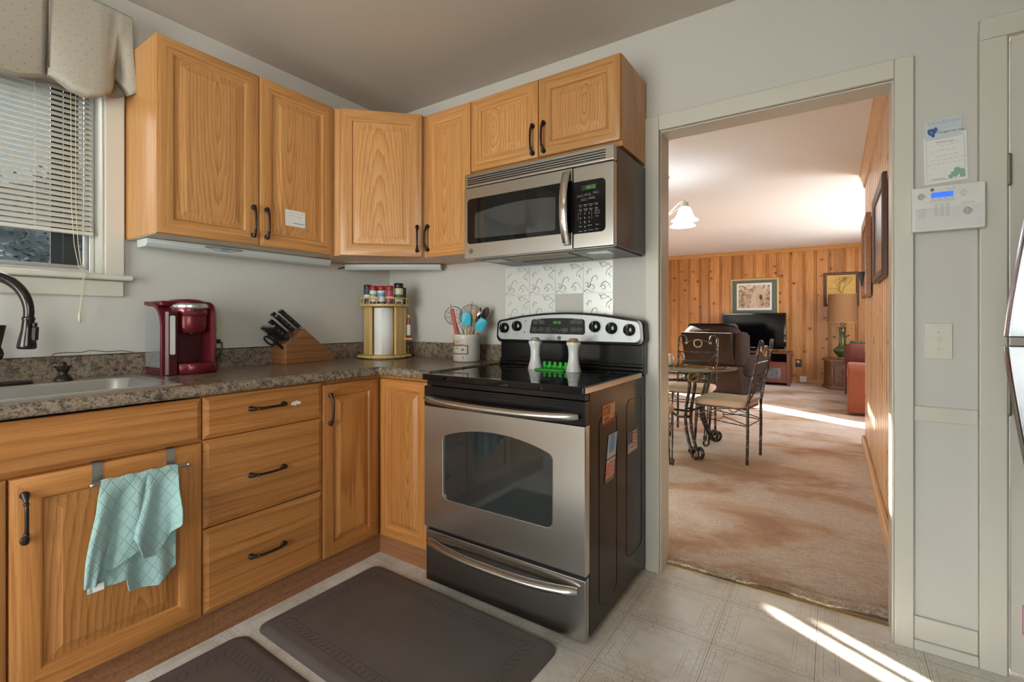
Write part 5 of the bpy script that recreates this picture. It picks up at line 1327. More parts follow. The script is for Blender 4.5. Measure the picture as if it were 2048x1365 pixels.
for i in range(12):
    x = 2.746+(i%3)*.0145; z = 1.540-(i//3)*.0108; oval(m, x, z, .0052, .0044); m.text(keys[i], .0055, x, ya, z)
for i in range(3): oval(m, 2.709, 1.5265-i*.0108, .0098, .0040); m.text(('+', '*', 'o')[i], .006, 2.709, ya, 1.5265-i*.0108)
for i in range(2): oval(m, 2.8155+i*.018, 1.5395, .0075, .0035)
oval(m, 2.8135, 1.574, .0085, .0042); oval(m, 2.8135, 1.5825, .004, .0022); oval(m, 2.8135, 1.566, .004, .0022)
m.text('Simon XT', .006, 2.782, ya, 1.5925)
m.build('key_print', GRL, al, fix=False, smooth=0)
m = M()
def spk(m, cx, cz, s):
    for j in range(-3, 4):
        w_ = math.sqrt(max(0, 12-j*j))*s*.9; z = cz+j*s
        k = -w_
        while k < w_-.001:
            e_ = min(w_, k+s*(2.6 if j%2 else 1.8)); m.box(cx+k, ya, z-s*.18, cx+e_, ya+.0008, z+s*.18); k = e_+s*.6
spk(m, 2.708, 1.574, .0032); spk(m, 2.825, 1.513, .0036)
m.build('speaker_slots', DKS, al, smooth=0)
m = M(); m.ylathe([(.0055, 0), (.0055, .001)], 14, (2.736, -.0502, 1.594)); m.build('badge', pm('grey_badge', (.16,.17,.18), .4), al)
o = thing('note_card', 'lower handwritten letter with green flowers taped above the alarm keypad', 'note', (2.777, -.002, 1.63))
k = M(); k.quad((2.722, -.0030, 1.622), (2.833, -.0035, 1.628), (2.829, -.0030, 1.792), (2.719, -.0028, 1.786)); k.build('paper', PAPER, o, smooth=0, solid=.0008)
k = M(); rr = random.Random(4)
k.tube([(2.752+.0017*t, -.0042, 1.765+.0018*math.sin(t*2.3)) for t in range(28)], .0006, 4)
for z in (1.757, 1.750, 1.735, 1.716, 1.702, 1.689, 1.676):
    x = 2.730+rr.uniform(0, .02); e_ = 2.823-rr.uniform(0, .03)
    if z > 1.74: x += .02; e_ -= .02
    if z < 1.68: e_ = 2.745
    while x < e_:
        w_ = rr.uniform(.006, .014); k.tube([(x+w_*t/6, -.0042, z+rr.uniform(-.0016, .0020)+(x-2.73)*.06) for t in range(7)], .00028, 3); x += w_+.004
k.build('handwriting', pm('pencil', (.22,.22,.25), .8), o, smooth=0, fix=False)
k = M(); k.loops([[(2.7285, -.0040, 1.632), (2.827, -.0044, 1.637), (2.823, -.0040, 1.784), (2.726, -.0038, 1.779)], [(2.7293, -.0040, 1.633), (2.8262, -.0044, 1.638), (2.8222, -.0040, 1.783), (2.7267, -.0038, 1.778)]]); k.build('border', pm('border_print', (.40,.42,.44), .8), o, smooth=0, fix=False)
k = M()
def petals(m, cx, cz, r, n, y):
    for i in range(n):
        a = i*2*PI/n; c = (cx+r*.55*math.cos(a), cz+r*.55*math.sin(a)); m.face(m.vs([(c[0]+r*.5*math.cos(t*PI/5), y-.00004*i, c[1]+r*.5*math.sin(t*PI/5)) for t in range(10)]))
for x, z, r in ((2.800, 1.650, .011), (2.817, 1.656, .010), (2.806, 1.664, .009), (2.790, 1.643, .007), (2.820, 1.644, .008)): petals(k, x, z, r, 5, -.0045)
k.build('green_flowers', pm('green_print', (.28,.46,.33), .8, 0, .25, 200), o, smooth=0, fix=False)
k = M(); k.box(2.735, -.0044, 1.6395, 2.775, -.0042, 1.6405); k.box(2.745, -.0044, 1.636, 2.778, -.0042, 1.637); k.build('fine_print', pm('red_print', (.45,.16,.18), .8), o, smooth=0)
o = thing('note_card', 'upper pale blue card with a heart of blue flowers above the letter', 'note', (2.77, -.004, 1.775))
k = M(); k.quad((2.724, -.0052, 1.775), (2.816, -.0058, 1.780), (2.817, -.0040, 1.846), (2.722, -.0036, 1.840)); k.build('paper', pm('pale_blue_paper', (.60,.68,.72), .85, 0, .03), o, smooth=0, solid=.0008)
k = M(); k.text('Forget me not', .0115, 2.790, -.0068, 1.7985)
for i in range(5): k.tube([(2.728, -.0062, 1.832-i*.006+.001), (2.812, -.0062, 1.836-i*.006)], .00016, 3)
for z in (1.834, 1.828):
    x = 2.73
    while x < 2.806: k.tube([(x+.008*t/5, -.0062, z+rr.uniform(-.001, .0015)+(x-2.73)*.05) for t in range(6)], .00026, 3); x += .012
k.build('writing', INKB, o, smooth=0, fix=False)
k = M()
for i in range(30):
    t = i/30*2*PI; s = .25+.75*rr.random(); hx_ = 16*math.sin(t)**3*s; hz_ = (13*math.cos(t)-5*math.cos(2*t)-2*math.cos(3*t)-math.cos(4*t))*s
    petals(k, 2.744+hx_*.00095, 1.803+hz_*.00095, .0042, 5, -.0066-.0001*(i%3))
k.build('blue_flowers', pm('blue_print', (.07,.12,.32), .8, 0, .5, 300), o, smooth=0, fix=False)
k = M(); k.box(2.726, -.0062, 1.838, 2.744, -.0040, 1.845); k.build('tape', pm('tape', (.66,.62,.48), .3), o, smooth=0)
sw = thing('light_switch', 'single cream light switch plate below the alarm keypad', 'switch', (2.7585, -.001, 1.08))
M().box(2.722, -.006, 1.019, 2.795, -.001, 1.142).build('plate', pm('cream_plastic', (.68,.66,.58), .35), sw, bev=.003)
M().box(2.7545, -.014, 1.078, 2.7625, -.005, 1.092).build('toggle', IVORY, sw, bev=.001)
m = M()
for z in (1.052, 1.110): m.ylathe([(.0028, 0), (.0028, .0008)], 8, (2.7585, -.006, z))
m.build('screws', pm('screw', (.45,.43,.36), .4, .3), sw)
# ------------------------------------------------------------------ mats
def m_mat():
    n = N('grey_brown_foam'); v = n.co()
    col = n.mix(n.noise(v, 5, 4), (.090,.074,.066), (.125,.108,.098))
    sp1 = n.ramp(n.noise(v, 60, 2), [(.74, 0.0), (.78, .55)])
    col = n.mix(n.math('MULTIPLY', sp1, n.ramp(n.noise(v, 5, 2), [(.45, 0.0), (.6, 1.0)])), col, (.42,.42,.42))
    n.bump(n.noise(v, 300, 2), .25, .0015)
    return n.out(col, n.math('ADD', .42, n.math('MULTIPLY', n.noise(v, 8, 3), .25)), 0)
MATM = m_mat()
MATP = pm('mat_emboss', (.070,.058,.052), .55, 0, .1)
def floor_mat(cx, cy, w_, d_, rz, label):
    t = thing('floor_mat', label, 'mat', (0, 0, 0), (Vector((cx, cy, .0004)), rz))
    a, b = w_/2, d_/2
    m = M(); m.loops([rr3(-a, -b, a, b, .05, .0005), rr3(-a, -b, a, b, .05, .004), rr3(-a+.018, -b+.018, a-.018, b-.018, .04, .0155), rr3(-a+.030, -b+.030, a-.030, b-.030, .035, .017)], cap0=True, cap1=True)
    m.build('pad', MATM, t, smooth=25)
    m = M()
    for g in (.062, .100):
        m.loops([rr3(-a+g, -b+g, a-g, b-g, .004, .0172, 2), rr3(-a+g+.003, -b+g+.003, a-g-.003, b-g-.003, .003, .0172, 2)])
    def dash(x, y, dx, dy):
        q = Vector((dx, dy, 0)); p = Vector((-dy, dx, 0)).normalized()*.0028; c = Vector((x, y, .0172)); m.face(m.vs([c-q-p, c+q-p, c+q+p, c-q+p]))
    g = .081; st = .027; nx = int((2*a-.2)/st); ny = int((2*b-.2)/st)
    for s in (-1, 1):
        for i in range(nx+1):
            x = -a+.1+i*(2*a-.2)/nx; k = abs(2*i/nx-1); dd_ = .009 if k > .35 else 0.0
            dash(x, s*(b-g), dd_*(1 if x > 0 else -1)*s, .012)
        for i in range(ny+1):
            y = -b+.1+i*(2*b-.2)/ny; k = abs(2*i/ny-1); dd_ = .009 if k > .35 else 0.0
            dash(s*(a-g), y, .012, dd_*(1 if y > 0 else -1)*s)
    m.build('embossed_border', MATP, t, smooth=0, fix=False)
    return t
floor_mat(1.165, -.976, .985, .565, R(-1.2), 'grey brown cushioned floor mat in front of the range')
floor_mat(1.150, -1.580, .985, .575, R(-1.0), 'grey brown cushioned floor mat nearer the sink, cut off by the frame')
# ------------------------------------------------------------------ fridge (only its bowed handles reach into the frame), added ceiling lamp
fr = thing('refrigerator', 'stainless steel top-freezer fridge at the right edge', 'refrigerator', (3.28, -.72, 0))
M().box(2.975, -1.08, .03, 3.66, -.36, 1.70).build('body', pm('fridge_grey', (.20,.20,.21), .4), fr, bev=.006)
fd1 = M().box(2.930, -1.08, 1.103, 2.974, -.36, 1.70).build('freezer_door', STEEL, fr, bev=.008, seg=3)
fd3 = M().box(2.930, -1.08, .04, 2.974, -.36, 1.092).build('fridge_door', STEEL, fr, bev=.008, seg=3)
HB = pm('fridge_handle', (.36,.39,.44), .22, 1, .03)
for par, zs in ((fd1, (1.108, 1.50)), (fd3, (1.087, .70))):
    m = M(); L = []
    for i in range(21):
        t = i/20; z = lerp(zs[0], zs[1], t); xo = 2.828+.050*t**1.2
        L.append([(xo, -.470, z), (xo-.006, -.455, z), (xo, -.425, z), (2.931, -.420, z), (2.931, -.470, z)])
    m.loops(L, 0, True, True, True)
    m.build('handle', HB, par, smooth=50, bev=.004)
cl = thing('added_ceiling_lamp', 'round frosted ceiling lamp added out of view to even out the kitchen light', 'lamp', (1.9, -2.9, CZ))  # lamp added out of view to even out the kitchen light
M().lathe([(.17, -.02), (.17, 0)], 32, (1.9, -2.9, CZ)).build('base', NICKEL, cl)
LG = N('frosted_glow'); LG.out((.8,.78,.72), .5, 0, Emission_Color=(1,.86,.68), Emission_Strength=2.0)
M().lathe([(.155, -.02), (.15, -.06), (.11, -.095), (.05, -.11), (.001, -.112)], 32, (1.9, -2.9, CZ)).build('glass_shade', LG.mat, cl, smooth=60)
# ------------------------------------------------------------------ dining table and chairs
IRON = N('worn_iron'); v_ = IRON.co(); IRON.out(IRON.ramp(IRON.noise(v_, 38, 4, .65), [(.40, (.022,.018,.016)), (.56, (.07,.06,.055)), (.66, (.26,.24,.22))]), .38, .5); IRON = IRON.mat
GOLD = pm('gold_paint', (.40,.29,.14), .4, .5, .2, 60)
SEATF = pm('cream_seat_fabric', (.60,.43,.31), .9, 0, .08, 90, .3, 300)
CF = .016
ch = thing('dining_chair', 'wrought iron dining chair with cream seat in front of the recliner, its back to the doorway opening right', 'chair', (0, 0, 0), (Vector((1.715, 2.155, CF)), R(-98)), 'wrought iron chairs')
m = M(); L = []
for k, z, g in ((0, .435, .02), (1, .442, .004), (2, .465, 0), (3, .485, .008), (4, .492, .03)):
    L.append([(p[0], p[1], z) for p in rrect(-.205+g, -.215+g, .205-g, .205-g, .06, 5)])
m.loops(L, 0, True, True, True); m.build('seat', SEATF, ch, smooth=50)
def backpost(s):
    P = [(s*.185, .21, 0), (s*.185, .215, .25), (s*.185, .215, .46), (s*.188, .235, .60), (s*.192, .275, .80), (s*.192, .300, .93)]
    for i in range(1, 11):
        a = PI*i/10; P.append((s*(.192-.036*(1-math.cos(a))), .303+.004*i/10, .93+.045*math.sin(a)-.0*a))
    P.append((s*.120, .305, .905)); return P
for s in (-1, 1):
    P = backpost(s); m = M(); m.tube(P, [.0115]*6+[.010]*(len(P)-6), 10); pz = P[-1]; o_ = m.build('leg', IRON, ch)
    q = M(); q.ball((pz[0], pz[1], pz[2]-.010), .014, 8); q.build('finial', GOLD, o_)
m = M()
m.tube([(-.190, .270, .80), (.190, .270, .80)], .007, 8)
m.tube([(-.116, .303, .905)]+[(-.116+.232*i/12, .297, .900+.030*math.sin(PI*i/12)) for i in range(1, 12)]+[(.116, .303, .905)], .006, 8)
for s in (-1, 1):
    m.tube([(s*.188, .270, .795), (s*.065, .245, .655), (s*-.0, .240, .60)], .0055, 8); m.tube([(0, .240, .60), (s*.186, .225, .50)], .0055, 8)
m.tube([(-.185, .222, .49), (.185, .222, .49)], .006, 8)
m.build('back_frame', IRON, ch)
m = M(); m.tube([(.040*math.cos(k*PI/12), .295, .890+.040*math.sin(k*PI/12)) for k in range(24)], .0065, 8, closed=True); m.build('ring', GOLD, ch)
for s in (-1, 1):
    m = M()
    for dx in (-.022, .022):
        P = [(s*.165+dx, -.185, .43), (s*.165+dx*.8, -.195, .30), (s*.165+dx*.5, -.205, .12), (s*.165+dx*.4, -.208, .03)]
        for i in range(13):
            a = R(-180+270*i/12); rr_ = .026-.0007*i; P.append((s*.165+dx*.4, -.234+rr_*-math.cos(a)*-1*-1, .030+rr_*math.sin(a)))
        m.tube(P, .0055, 8)
    m.build('leg', IRON, ch)
m = M()
m.loops([[(p[0], p[1], z) for p in rrect(-.185, -.195, .185, .205, .02, 3)] for z in (.425, .436)], cap0=True, cap1=True); m.build('seat_frame', IRON, ch)
for s in (-1, 1):
    m = M(); x = s*.185
    m.tube([(x, -.19, .335), (x, .212, .300)], .0045, 8); m.tube([(x, -.19, .40), (x, -.045, .375)], .004, 6); m.tube([(x, .035, .375), (x, .212, .395)], .004, 6); m.tube([(x, .03, .36), (x, .212, .31)], .004, 6); m.tube([(x, -.04, .36), (x, -.19, .345)], .004, 6)
    o_ = m.build('stretcher', IRON, ch)
    q = M(); q.tube([(x, -.005+.038*math.cos(k*PI/10), .372+.038*math.sin(k*PI/10)) for k in range(20)], .0055, 8, closed=True); q.build('stretcher_ring', GOLD, o_)
m = M(); m.tube([(-.185, .212, .30), (.185, .212, .30)], .0045, 8); m.tube([(-.15, -.20, .34), (.15, -.20, .34)], .0045, 8); m.build('stretcher', IRON, ch)
ch['label'] = 'wrought iron dining chair seen side-on, its tall back toward the orange sofa'
dup(ch, (1.283, 2.79, CF), R(2), 'wrought iron dining chair behind the glass table, back against the brown recliner')
dup(ch, (1.245, 1.375, CF), R(180), 'wrought iron dining chair mostly hidden behind the left door jamb')
tb = thing('dining_table', 'round glass-topped dining table on scrolled iron legs', 'table', (0, 0, 0), (Vector((1.195, 2.205, CF)), 0))
m = M(); m.lathe([(.001, .722), (.59, .722), (.600, .725), (.603, .728), (.600, .731), (.59, .734), (.001, .734)], 72, cap0=False, cap1=False); m.build('glass_top', TABLEG, tb, smooth=40)
m = M(); m.tube([(.40*math.cos(k*PI/24), .40*math.sin(k*PI/24), .705) for k in range(48)], .012, 8, closed=True); m.tube([(.34*math.cos(k*PI/24), .34*math.sin(k*PI/24), .635) for k in range(48)], .010, 8, closed=True); m.build('ring_frame', IRON, tb)
for k in range(4):
    a = PI/4+k*PI/2; er = Vector((math.cos(a), math.sin(a), 0)); et = Vector((-er.y, er.x, 0)); m = M()
    for s in (-.024, .024):
        prof_ = [(.30, .700), (.36, .690), (.415, .655), (.425, .60), (.405, .52), (.375, .42), (.36, .32), (.375, .22), (.42, .12), (.45, .07)]
        pts = [er*r+et*s+Vector((0, 0, z)) for r, z in prof_]
        for i in range(1, 17):
            t = R(-150+ (330*i/16)); rr_ = .052-.0016*i; pts.append(er*(.498+rr_*math.cos(t)*1.0)+et*s+Vector((0, 0, .066+rr_*math.sin(t))))
        m.tube(pts, .013, 10)
    m.tube([er*.370+et*.024+Vector((0,0,.40)), er*.370-et*.024+Vector((0,0,.40))], .008, 8); m.tube([er*.44+et*.024+Vector((0,0,.09)), er*.44-et*.024+Vector((0,0,.09))], .008, 8)
    lg_ = m.build('leg', IRON, tb, smooth=50)
    q = M(); c = er*.435+Vector((0, 0, .672)); q.tube([c+et*.045*math.cos(j*PI/10)+Vector((0,0,.038*math.sin(j*PI/10))) for j in range(20)], .009, 8, closed=True); q.tube([er*.36+Vector((0,0,.640)), er*.42+Vector((0,0,.665)), er*.50+Vector((0,0,.70)), er*.53+Vector((0,0,.718))], .008, 8)
    q.build('ring', GOLD, lg_)
m = M()
for k in range(4):
    a = PI/4+k*PI/2; er = Vector((math.cos(a), math.sin(a), 0)); m.tube([er*.365+Vector((0,0,.33)), er*.22+Vector((0,0,.30)), er*.05+Vector((0,0,.325)), Vector((0,0,.33))], .011, 8)
m.build('cross_brace', IRON, tb)
jr = thing('candle_jar', 'small pale glass jar on the dining table beside the door jamb', 'jar', (1.245, 2.14, CF+.7345))
M().lathe([(.032, 0), (.036, .004), (.036, .07), (.028, .082), (.028, .095), (.030, .096), (.030, .104), (.001, .105)], 20, (1.245, 2.14, CF+.7345)).build('jar', pm('pale_jar', (.62,.55,.45), .2), jr, smooth=50)
# ------------------------------------------------------------------ chandelier
cd_ = thing('chandelier', 'white chandelier arm with lit bell glass shades above the dining table', 'chandelier', (1.14, 2.27, LZ))
WIRON = pm('white_iron', (.66,.62,.56), .4, .1, .04)
GSH = N('frosted_bell'); GSH.out((.72,.76,.78), .35, 0, Emission_Color=(.85,.93,1), Emission_Strength=1.0); GSH = GSH.mat
BLB = N('lit_bulb'); BLB.out((1,1,1), .4, 0, Emission_Color=(1,.97,.92), Emission_Strength=6); BLB = BLB.mat
hub = Vector((1.14, 2.27, 0))
m = M(); m.lathe([(.06, 2.455), (.065, 2.475), (.06, LZ-.001)], 24, hub); m.tube([hub+Vector((0,0,2.46)), hub+Vector((0,0,2.16))], .009, 10); m.lathe([(.004, 2.02), (.03, 2.04), (.036, 2.08), (.02, 2.12), (.028, 2.16), (.01, 2.19)], 20, hub); m.build('stem', WIRON, cd_, smooth=50)
for k in range(5):
    a = R(-18+72*k); d = Vector((math.cos(a), math.sin(a), 0)); p = hub+d*.232
    m = M(); m.tube([hub+d*.02+Vector((0,0,2.10)), hub+d*.10+Vector((0,0,2.155)), hub+d*.17+Vector((0,0,2.205)), hub+d*.215+Vector((0,0,2.222)), p+Vector((0,0,2.220)), p+Vector((0,0,2.205))], .007, 10); m.lathe([(.010, 2.205), (.030, 2.202), (.032, 2.18), (.036, 2.172), (.036, 2.16), (.030, 2.158)], 20, p)
    ar = m.build('arm', WIRON, cd_, smooth=50)
    m = M(); m.lathe([(.030, 2.160), (.048, 2.150), (.060, 2.125), (.070, 2.090), (.088, 2.062), (.112, 2.046), (.118, 2.040), (.116, 2.040), (.086, 2.058), (.066, 2.088), (.056, 2.124), (.044, 2.146), (.028, 2.156)], 32, p, cap0=False, cap1=False); m.build('glass_shade', GSH, ar, smooth=60)
    m = M(); m.ball((p.x, p.y, 2.072), .034, 12); m.build('bulb', BLB, ar, smooth=60)
# ------------------------------------------------------------------ recliner, sofa
BRV = pm('brown_velvet', (.024,.013,.008), .8, 0, .4, 7, .3, 200, Sheen_Weight=.10, Specular_IOR_Level=.2)
def cush(m, x0, y0, z0, x1, y1, z1, r, axis='z'):
    n = 5; L = []
    for i in range(n+1):
        t = R(-90+180*i/n); g = r*(1-math.cos(t)); zz = (z0+r+r*math.sin(t)) if i <= n//2 else (z1-r+r*math.sin(t))
        L.append([(p[0], p[1], zz) for p in rrect(x0+g*.9, y0+g*.9, x1-g*.9, y1-g*.9, r, 5)])
    m.loops(L, 0, True, True, True); return m
FR2 = (Vector((1.325, 5.50, CF)), R(-21))
rc = thing('recliner', 'dark brown plush recliner seen from behind beyond the dining table', 'armchair', (0, 0, 0), FR2)
m = M(); cush(m, -.98, .0, .03, 0.0, .74, .46, .05); m.build('base', BRV, rc, smooth=50)
m = M(); cush(m, -.18, .08, .30, .07, .80, .62, .09); m.build('arm', BRV, rc, smooth=50)
m = M(); cush(m, -.98, .05, .40, -.76, .78, .62, .09); m.build('arm', BRV, rc, smooth=50)
m = M(); L = []
for z, y0, y1, w_ in ((.36, -.01, .26, .80), (.55, -.05, .24, .80), (.75, -.10, .20, .80), (.90, -.14, .15, .80), (.935, -.14, .13, .78)):
    L.append([(-.49+p[0], p[1], z) for p in rrect(-w_/2, y0, w_/2, y1, .04, 4)])
m.loops(L, 0, True, True, True); m.build('back', BRV, rc, smooth=50)
m = M(); m.loops([[(-.49+a, y, z) for a, z in rrect(-.41, .40, .41, .955, .02, 3)] for y in (-.145, -.152)][::-1], cap0=True, cap1=True) if False else None
L = []
for z, y in ((.38, -.022), (.55, -.063), (.75, -.113), (.90, -.153), (.945, -.150), (.95, -.09)):
    L.append([(-.49-.405, y, z), (-.49+.425, y, z), (-.49+.425, y+.008, z), (-.49-.405, y+.008, z)])
m = M(); m.loops(L, 0, True, True, True); m.build('back_flap', BRV, rc, bev=.003)
m = M()
cush(m, -.95, -.10, .62, -.05, .26, 1.085, .17)
m.build('head_cushion', BRV, rc, smooth=50)
m = M(); cush(m, -.13, -.05, .46, .045, .26, .96, .085); m.build('side_cushion', BRV, rc, smooth=50)
m = M(); cush(m, -.92, -.06, .42, -.86, .30, .95, .03); m.build('side_cushion', BRV, rc, smooth=50)
RUST = pm('rust_velvet', (.17,.034,.005), .75, 0, .3, 9, .3, 200, Sheen_Weight=.15)
so = thing('sofa', 'rust orange velvet sofa partly hidden by the panelled wall corner', 'sofa', (3.05, 5.6, CF))
def arm(y0, y1):
    m = M(); m.loops([[(x, y, z) for y, z in [(y0+.015, CF+.03), (y1-.015, CF+.03), (y1-.01, CF+.48), (y1, CF+.53), (y1, CF+.575), (y1-.03, CF+.61), (y1-.10, CF+.63), (y0+.10, CF+.63), (y0+.03, CF+.61), (y0, CF+.575), (y0, CF+.53), (y0+.01, CF+.48)]] for x in (2.60, 3.50)], 0, True, True, True)
    m.build('arm', RUST, so, bev=.02, seg=3, smooth=50)
arm(4.74, 4.98); arm(6.48, 6.72)
m = M(); cush(m, 2.66, 4.985, CF+.03, 3.45, 6.475, CF+.28, .03); m.build('base', RUST, so, smooth=50)
for y in (4.99, 5.735):
    m = M(); cush(m, 2.62, y, CF+.285, 3.25, y+.735, CF+.45, .06); m.build('seat_cushion', RUST, so, smooth=50)
m = M(); cush(m, 3.22, 4.80, CF+.10, 3.52, 6.66, CF+.86, .09); m.build('back', RUST, so, smooth=50)
m = M(); cush(m, 2.585, 6.17, CF+.455, 2.95, 6.47, CF+.80, .09); m.build('throw_pillow', pm('dark_rust', (.10,.018,.008), .8, 0, .3, 9), so, smooth=50)
# ------------------------------------------------------------------ television and stand
ST = oak('cherry_wood', True, (.11,.032,.018), (.17,.055,.032), (.22,.08,.05))
tv_st = thing('tv_stand', 'reddish brown television stand with glass doors', 'tv stand', (1.30, 7.5, CF))
z0 = CF
m = M(); m.box(.74, 7.235, z0+.555, 1.86, 7.78, z0+.585); m.build('top', ST, tv_st, bev=.004)
for x in (.76, 1.795): M().box(x, 7.25, z0, x+.045, 7.76, z0+.554).build('side_panel', ST, tv_st, bev=.003)
M().box(.806, 7.27, z0+.385, 1.794, 7.75, z0+.41).build('shelf', ST, tv_st)
M().box(.806, 7.27, z0+.05, 1.794, 7.75, z0+.075).build('bottom_panel', ST, tv_st)
M().box(.806, 7.745, z0+.076, 1.794, 7.76, z0+.554).build('back_panel', pm('dark_back', (.02,.012,.01), .6), tv_st)
GD = pm('smoked_glass', (.16,.17,.18), .05, 0, .6, 20)
for x in (.808, 1.303):
    m = M(); ring3 = m; m.box(x, 7.252, z0+.052, x+.085, 7.268, z0+.383); m.box(x+.405, 7.252, z0+.052, x+.489, 7.268, z0+.383); m.box(x+.085, 7.252, z0+.052, x+.405, 7.268, z0+.12); m.box(x+.085, 7.252, z0+.315, x+.405, 7.268, z0+.383)
    dn_ = m.build('door', ST, tv_st); M().box(x+.085, 7.258, z0+.12, x+.405, 7.262, z0+.315).build('glass', GD, dn_, smooth=0)
tv = thing('television', 'black flat screen television on the stand', 'television', (1.23, 7.6, z0+.586))
m = M(); m.box(.700, 7.585, .632, 1.765, 7.64, 1.285); sc1 = m.build('case', BLACKG, tv, bev=.006)
m = M(); m.box(.735, 7.583, .675, 1.730, 7.5855, 1.258); m.build('screen', pm('off_screen', (.002,.002,.003), .12, 0, .1, 20, Specular_IOR_Level=.12), sc1, smooth=0)
m = M(); m.box(1.19, 7.5838, .649, 1.28, 7.5845, .657); m.build('maker_name', PRINT, sc1, fix=False, smooth=0)
m = M(); m.prism([(.98, 7.47), (1.48, 7.47), (1.52, 7.55), (1.52, 7.70), (.94, 7.70), (.94, 7.55)], 'z', z0+.586, z0+.598); m.box(1.19, 7.59, z0+.598, 1.27, 7.63, .65); m.build('foot', BLACKG, tv, bev=.003)
FIG = pm('white_figurine', (.66,.63,.58), .4)
for x, lab in ((1.175, 'small white figurine on the television stand, nearer the recliner'), (1.385, 'small white figurine on the television stand, behind the iron chair back')):
    t = thing('figurine', lab, 'figurine', (x, 7.36, z0+.586)); 
    m = M(); m.lathe([(.020, 0), (.024, .01), (.020, .035), (.012, .05), (.017, .062), (.018, .075), (.010, .088), (.001, .092)], 14, (x, 7.36, z0+.586)); m.build('body', FIG, t, smooth=60)
t = thing('remote_control', 'pale remote lying on the television stand', 'remote', (1.06, 7.36, z0+.586)); M().box(1.0, 7.33, z0+.5862, 1.12, 7.37, z0+.606).build('body', pm('pale_remote', (.5,.46,.4), .5), t, bev=.004)
# ------------------------------------------------------------------ pictures
def frame(name, label, x0, z0, x1, z1, yb, w_, fm, dep=.02):
    t = thing(name, label, 'picture', ((x0+x1)/2, yb, z0)); m = M()
    b = (x0, z0, x1, z1)
    m.loops([inset(b, 0, yb), inset(b, 0, yb-dep*.8), inset(b, w_*.2, yb-dep), inset(b, w_*.8, yb-dep*.8), inset(b, w_, yb-dep*.4)]); m.build('frame', fm, t, smooth=20); return t
GF = pm('gold_frame', (.52,.36,.13), .35, .4, .15, 20)
t = frame('framed_picture', 'gold framed garden print with green mat above the television', .792, 1.205, 1.618, 1.948, FAR-.008, .035, GF)
M().box(.827, FAR-.014, 1.24, 1.583, FAR-.010, 1.913).build('mat_board', pm('green_mat', (.10,.15,.13), .7, 0, .05), t, smooth=0)
M().box(.905, FAR-.016, 1.345, 1.505, FAR-.0145, 1.86).build('print_border', PAPER, t, smooth=0)
def m_garden():
    n = N('garden_print'); v = n.co(); x, y, z = n.xyz(v)
    a = n.noise(v, 13, 4, .65); b = n.noise(v, 34, 3)
    col = n.ramp(a, [(.33, (.09,.11,.045)), (.42, (.22,.20,.10)), (.50, (.42,.30,.20)), (.58, (.62,.50,.36)), (.68, (.30,.10,.10))])
    sky = n.ramp(z, [(.0, 0.0), (1.0, 1.0)]); t1 = n.math('GREATER_THAN', n.math('ADD', z, n.math('MULTIPLY', n.math('SUBTRACT', a, .5), .8)), .60)
    col = n.mix(t1, col, (.68,.62,.50)); pth = n.math('LESS_THAN', n.math('ABSOLUTE', n.math('SUBTRACT', n.math('ADD', x, n.math('MULTIPLY', z, -.25)), -.06)), .07)
    col = n.mix(n.math('MULTIPLY', pth, .7), col, (.66,.56,.46)); pk = n.math('GREATER_THAN', b, .62); col = n.mix(n.math('MULTIPLY', pk, n.math('LESS_THAN', z, .34)), col, (.48,.12,.20))
    return n.out(col, .3, 0)
pr_o = M().box(.935, FAR-.0175, 1.39, 1.475, FAR-.0165, 1.83).build('print', m_garden(), t, smooth=0)
m = M(); plate(m, [(1.245, 1.55), (1.40, 1.55), (1.40, 1.66), (1.245, 1.66)], FAR-.0180, FAR-.0176); m.build('painted_gatehouse', pm('stone_print', (.52,.40,.24), .5, 0, .3, 30), t, smooth=0)
m = M(); plate(m, [(1.30, 1.55), (1.345, 1.55), (1.345, 1.62), (1.322, 1.64), (1.30, 1.62)], FAR-.0186, FAR-.0181); m.build('painted_doorway', pm('dark_print', (.06,.05,.035), .5), t, smooth=0)
DF = pm('dark_wood_frame', (.065,.025,.014), .4, 0, .2, 20)
t = frame('framed_picture', 'dark framed yellow picture of a bare tree behind the lamp', 2.318, 1.40, 2.828, 1.990, FAR-.008, .045, DF)
M().box(2.36, FAR-.014, 1.44, 2.786, FAR-.010, 1.95).build('yellow_ground', pm('ochre', (.60,.40,.10), .5, 0, .18, 6), t, smooth=0)
m = M(); rr = random.Random(11)
def branch(x, z, a, L_, r, d):
    if d == 0 or r < .0006: return
    n_ = 5; P = [(x, FAR-.0155, z)]
    for i in range(n_):
        a += rr.uniform(-.28, .28); x += L_/n_*math.cos(a); z += L_/n_*math.sin(a)
        if not (2.375 < x < 2.772 and z < 1.935): return
        P.append((x, FAR-.0155, z))
    m.tube(P, [max(.0005, lerp(r, r*.6, i/n_)) for i in range(n_+1)], 5, flat=.3)
    for k in range(rr.choice((2, 3))): branch(x, z, a+rr.uniform(-.85, .85), L_*rr.uniform(.62, .85), r*.6, d-1)
for a in (1.15, 1.9, 1.5): branch(2.575, 1.60, a, .11, .011, 6)
m.tube([(2.57, FAR-.0155, 1.50), (2.58, FAR-.0155, 1.56), (2.575, FAR-.0155, 1.61)], [.016, .013, .011], 6, flat=.3)
m.build('painted_tree', pm('tree_ink', (.07,.03,.015), .6), t, smooth=0, fix=False)
FS = (Vector((2.690, 0, 0)), -PI/2)        # front faces -X, x runs along -Y
t = thing('framed_picture', 'dark framed blue landscape on the panelled side wall nearest the doorway', 'picture', (-1.32, 0, 1.38), FS)
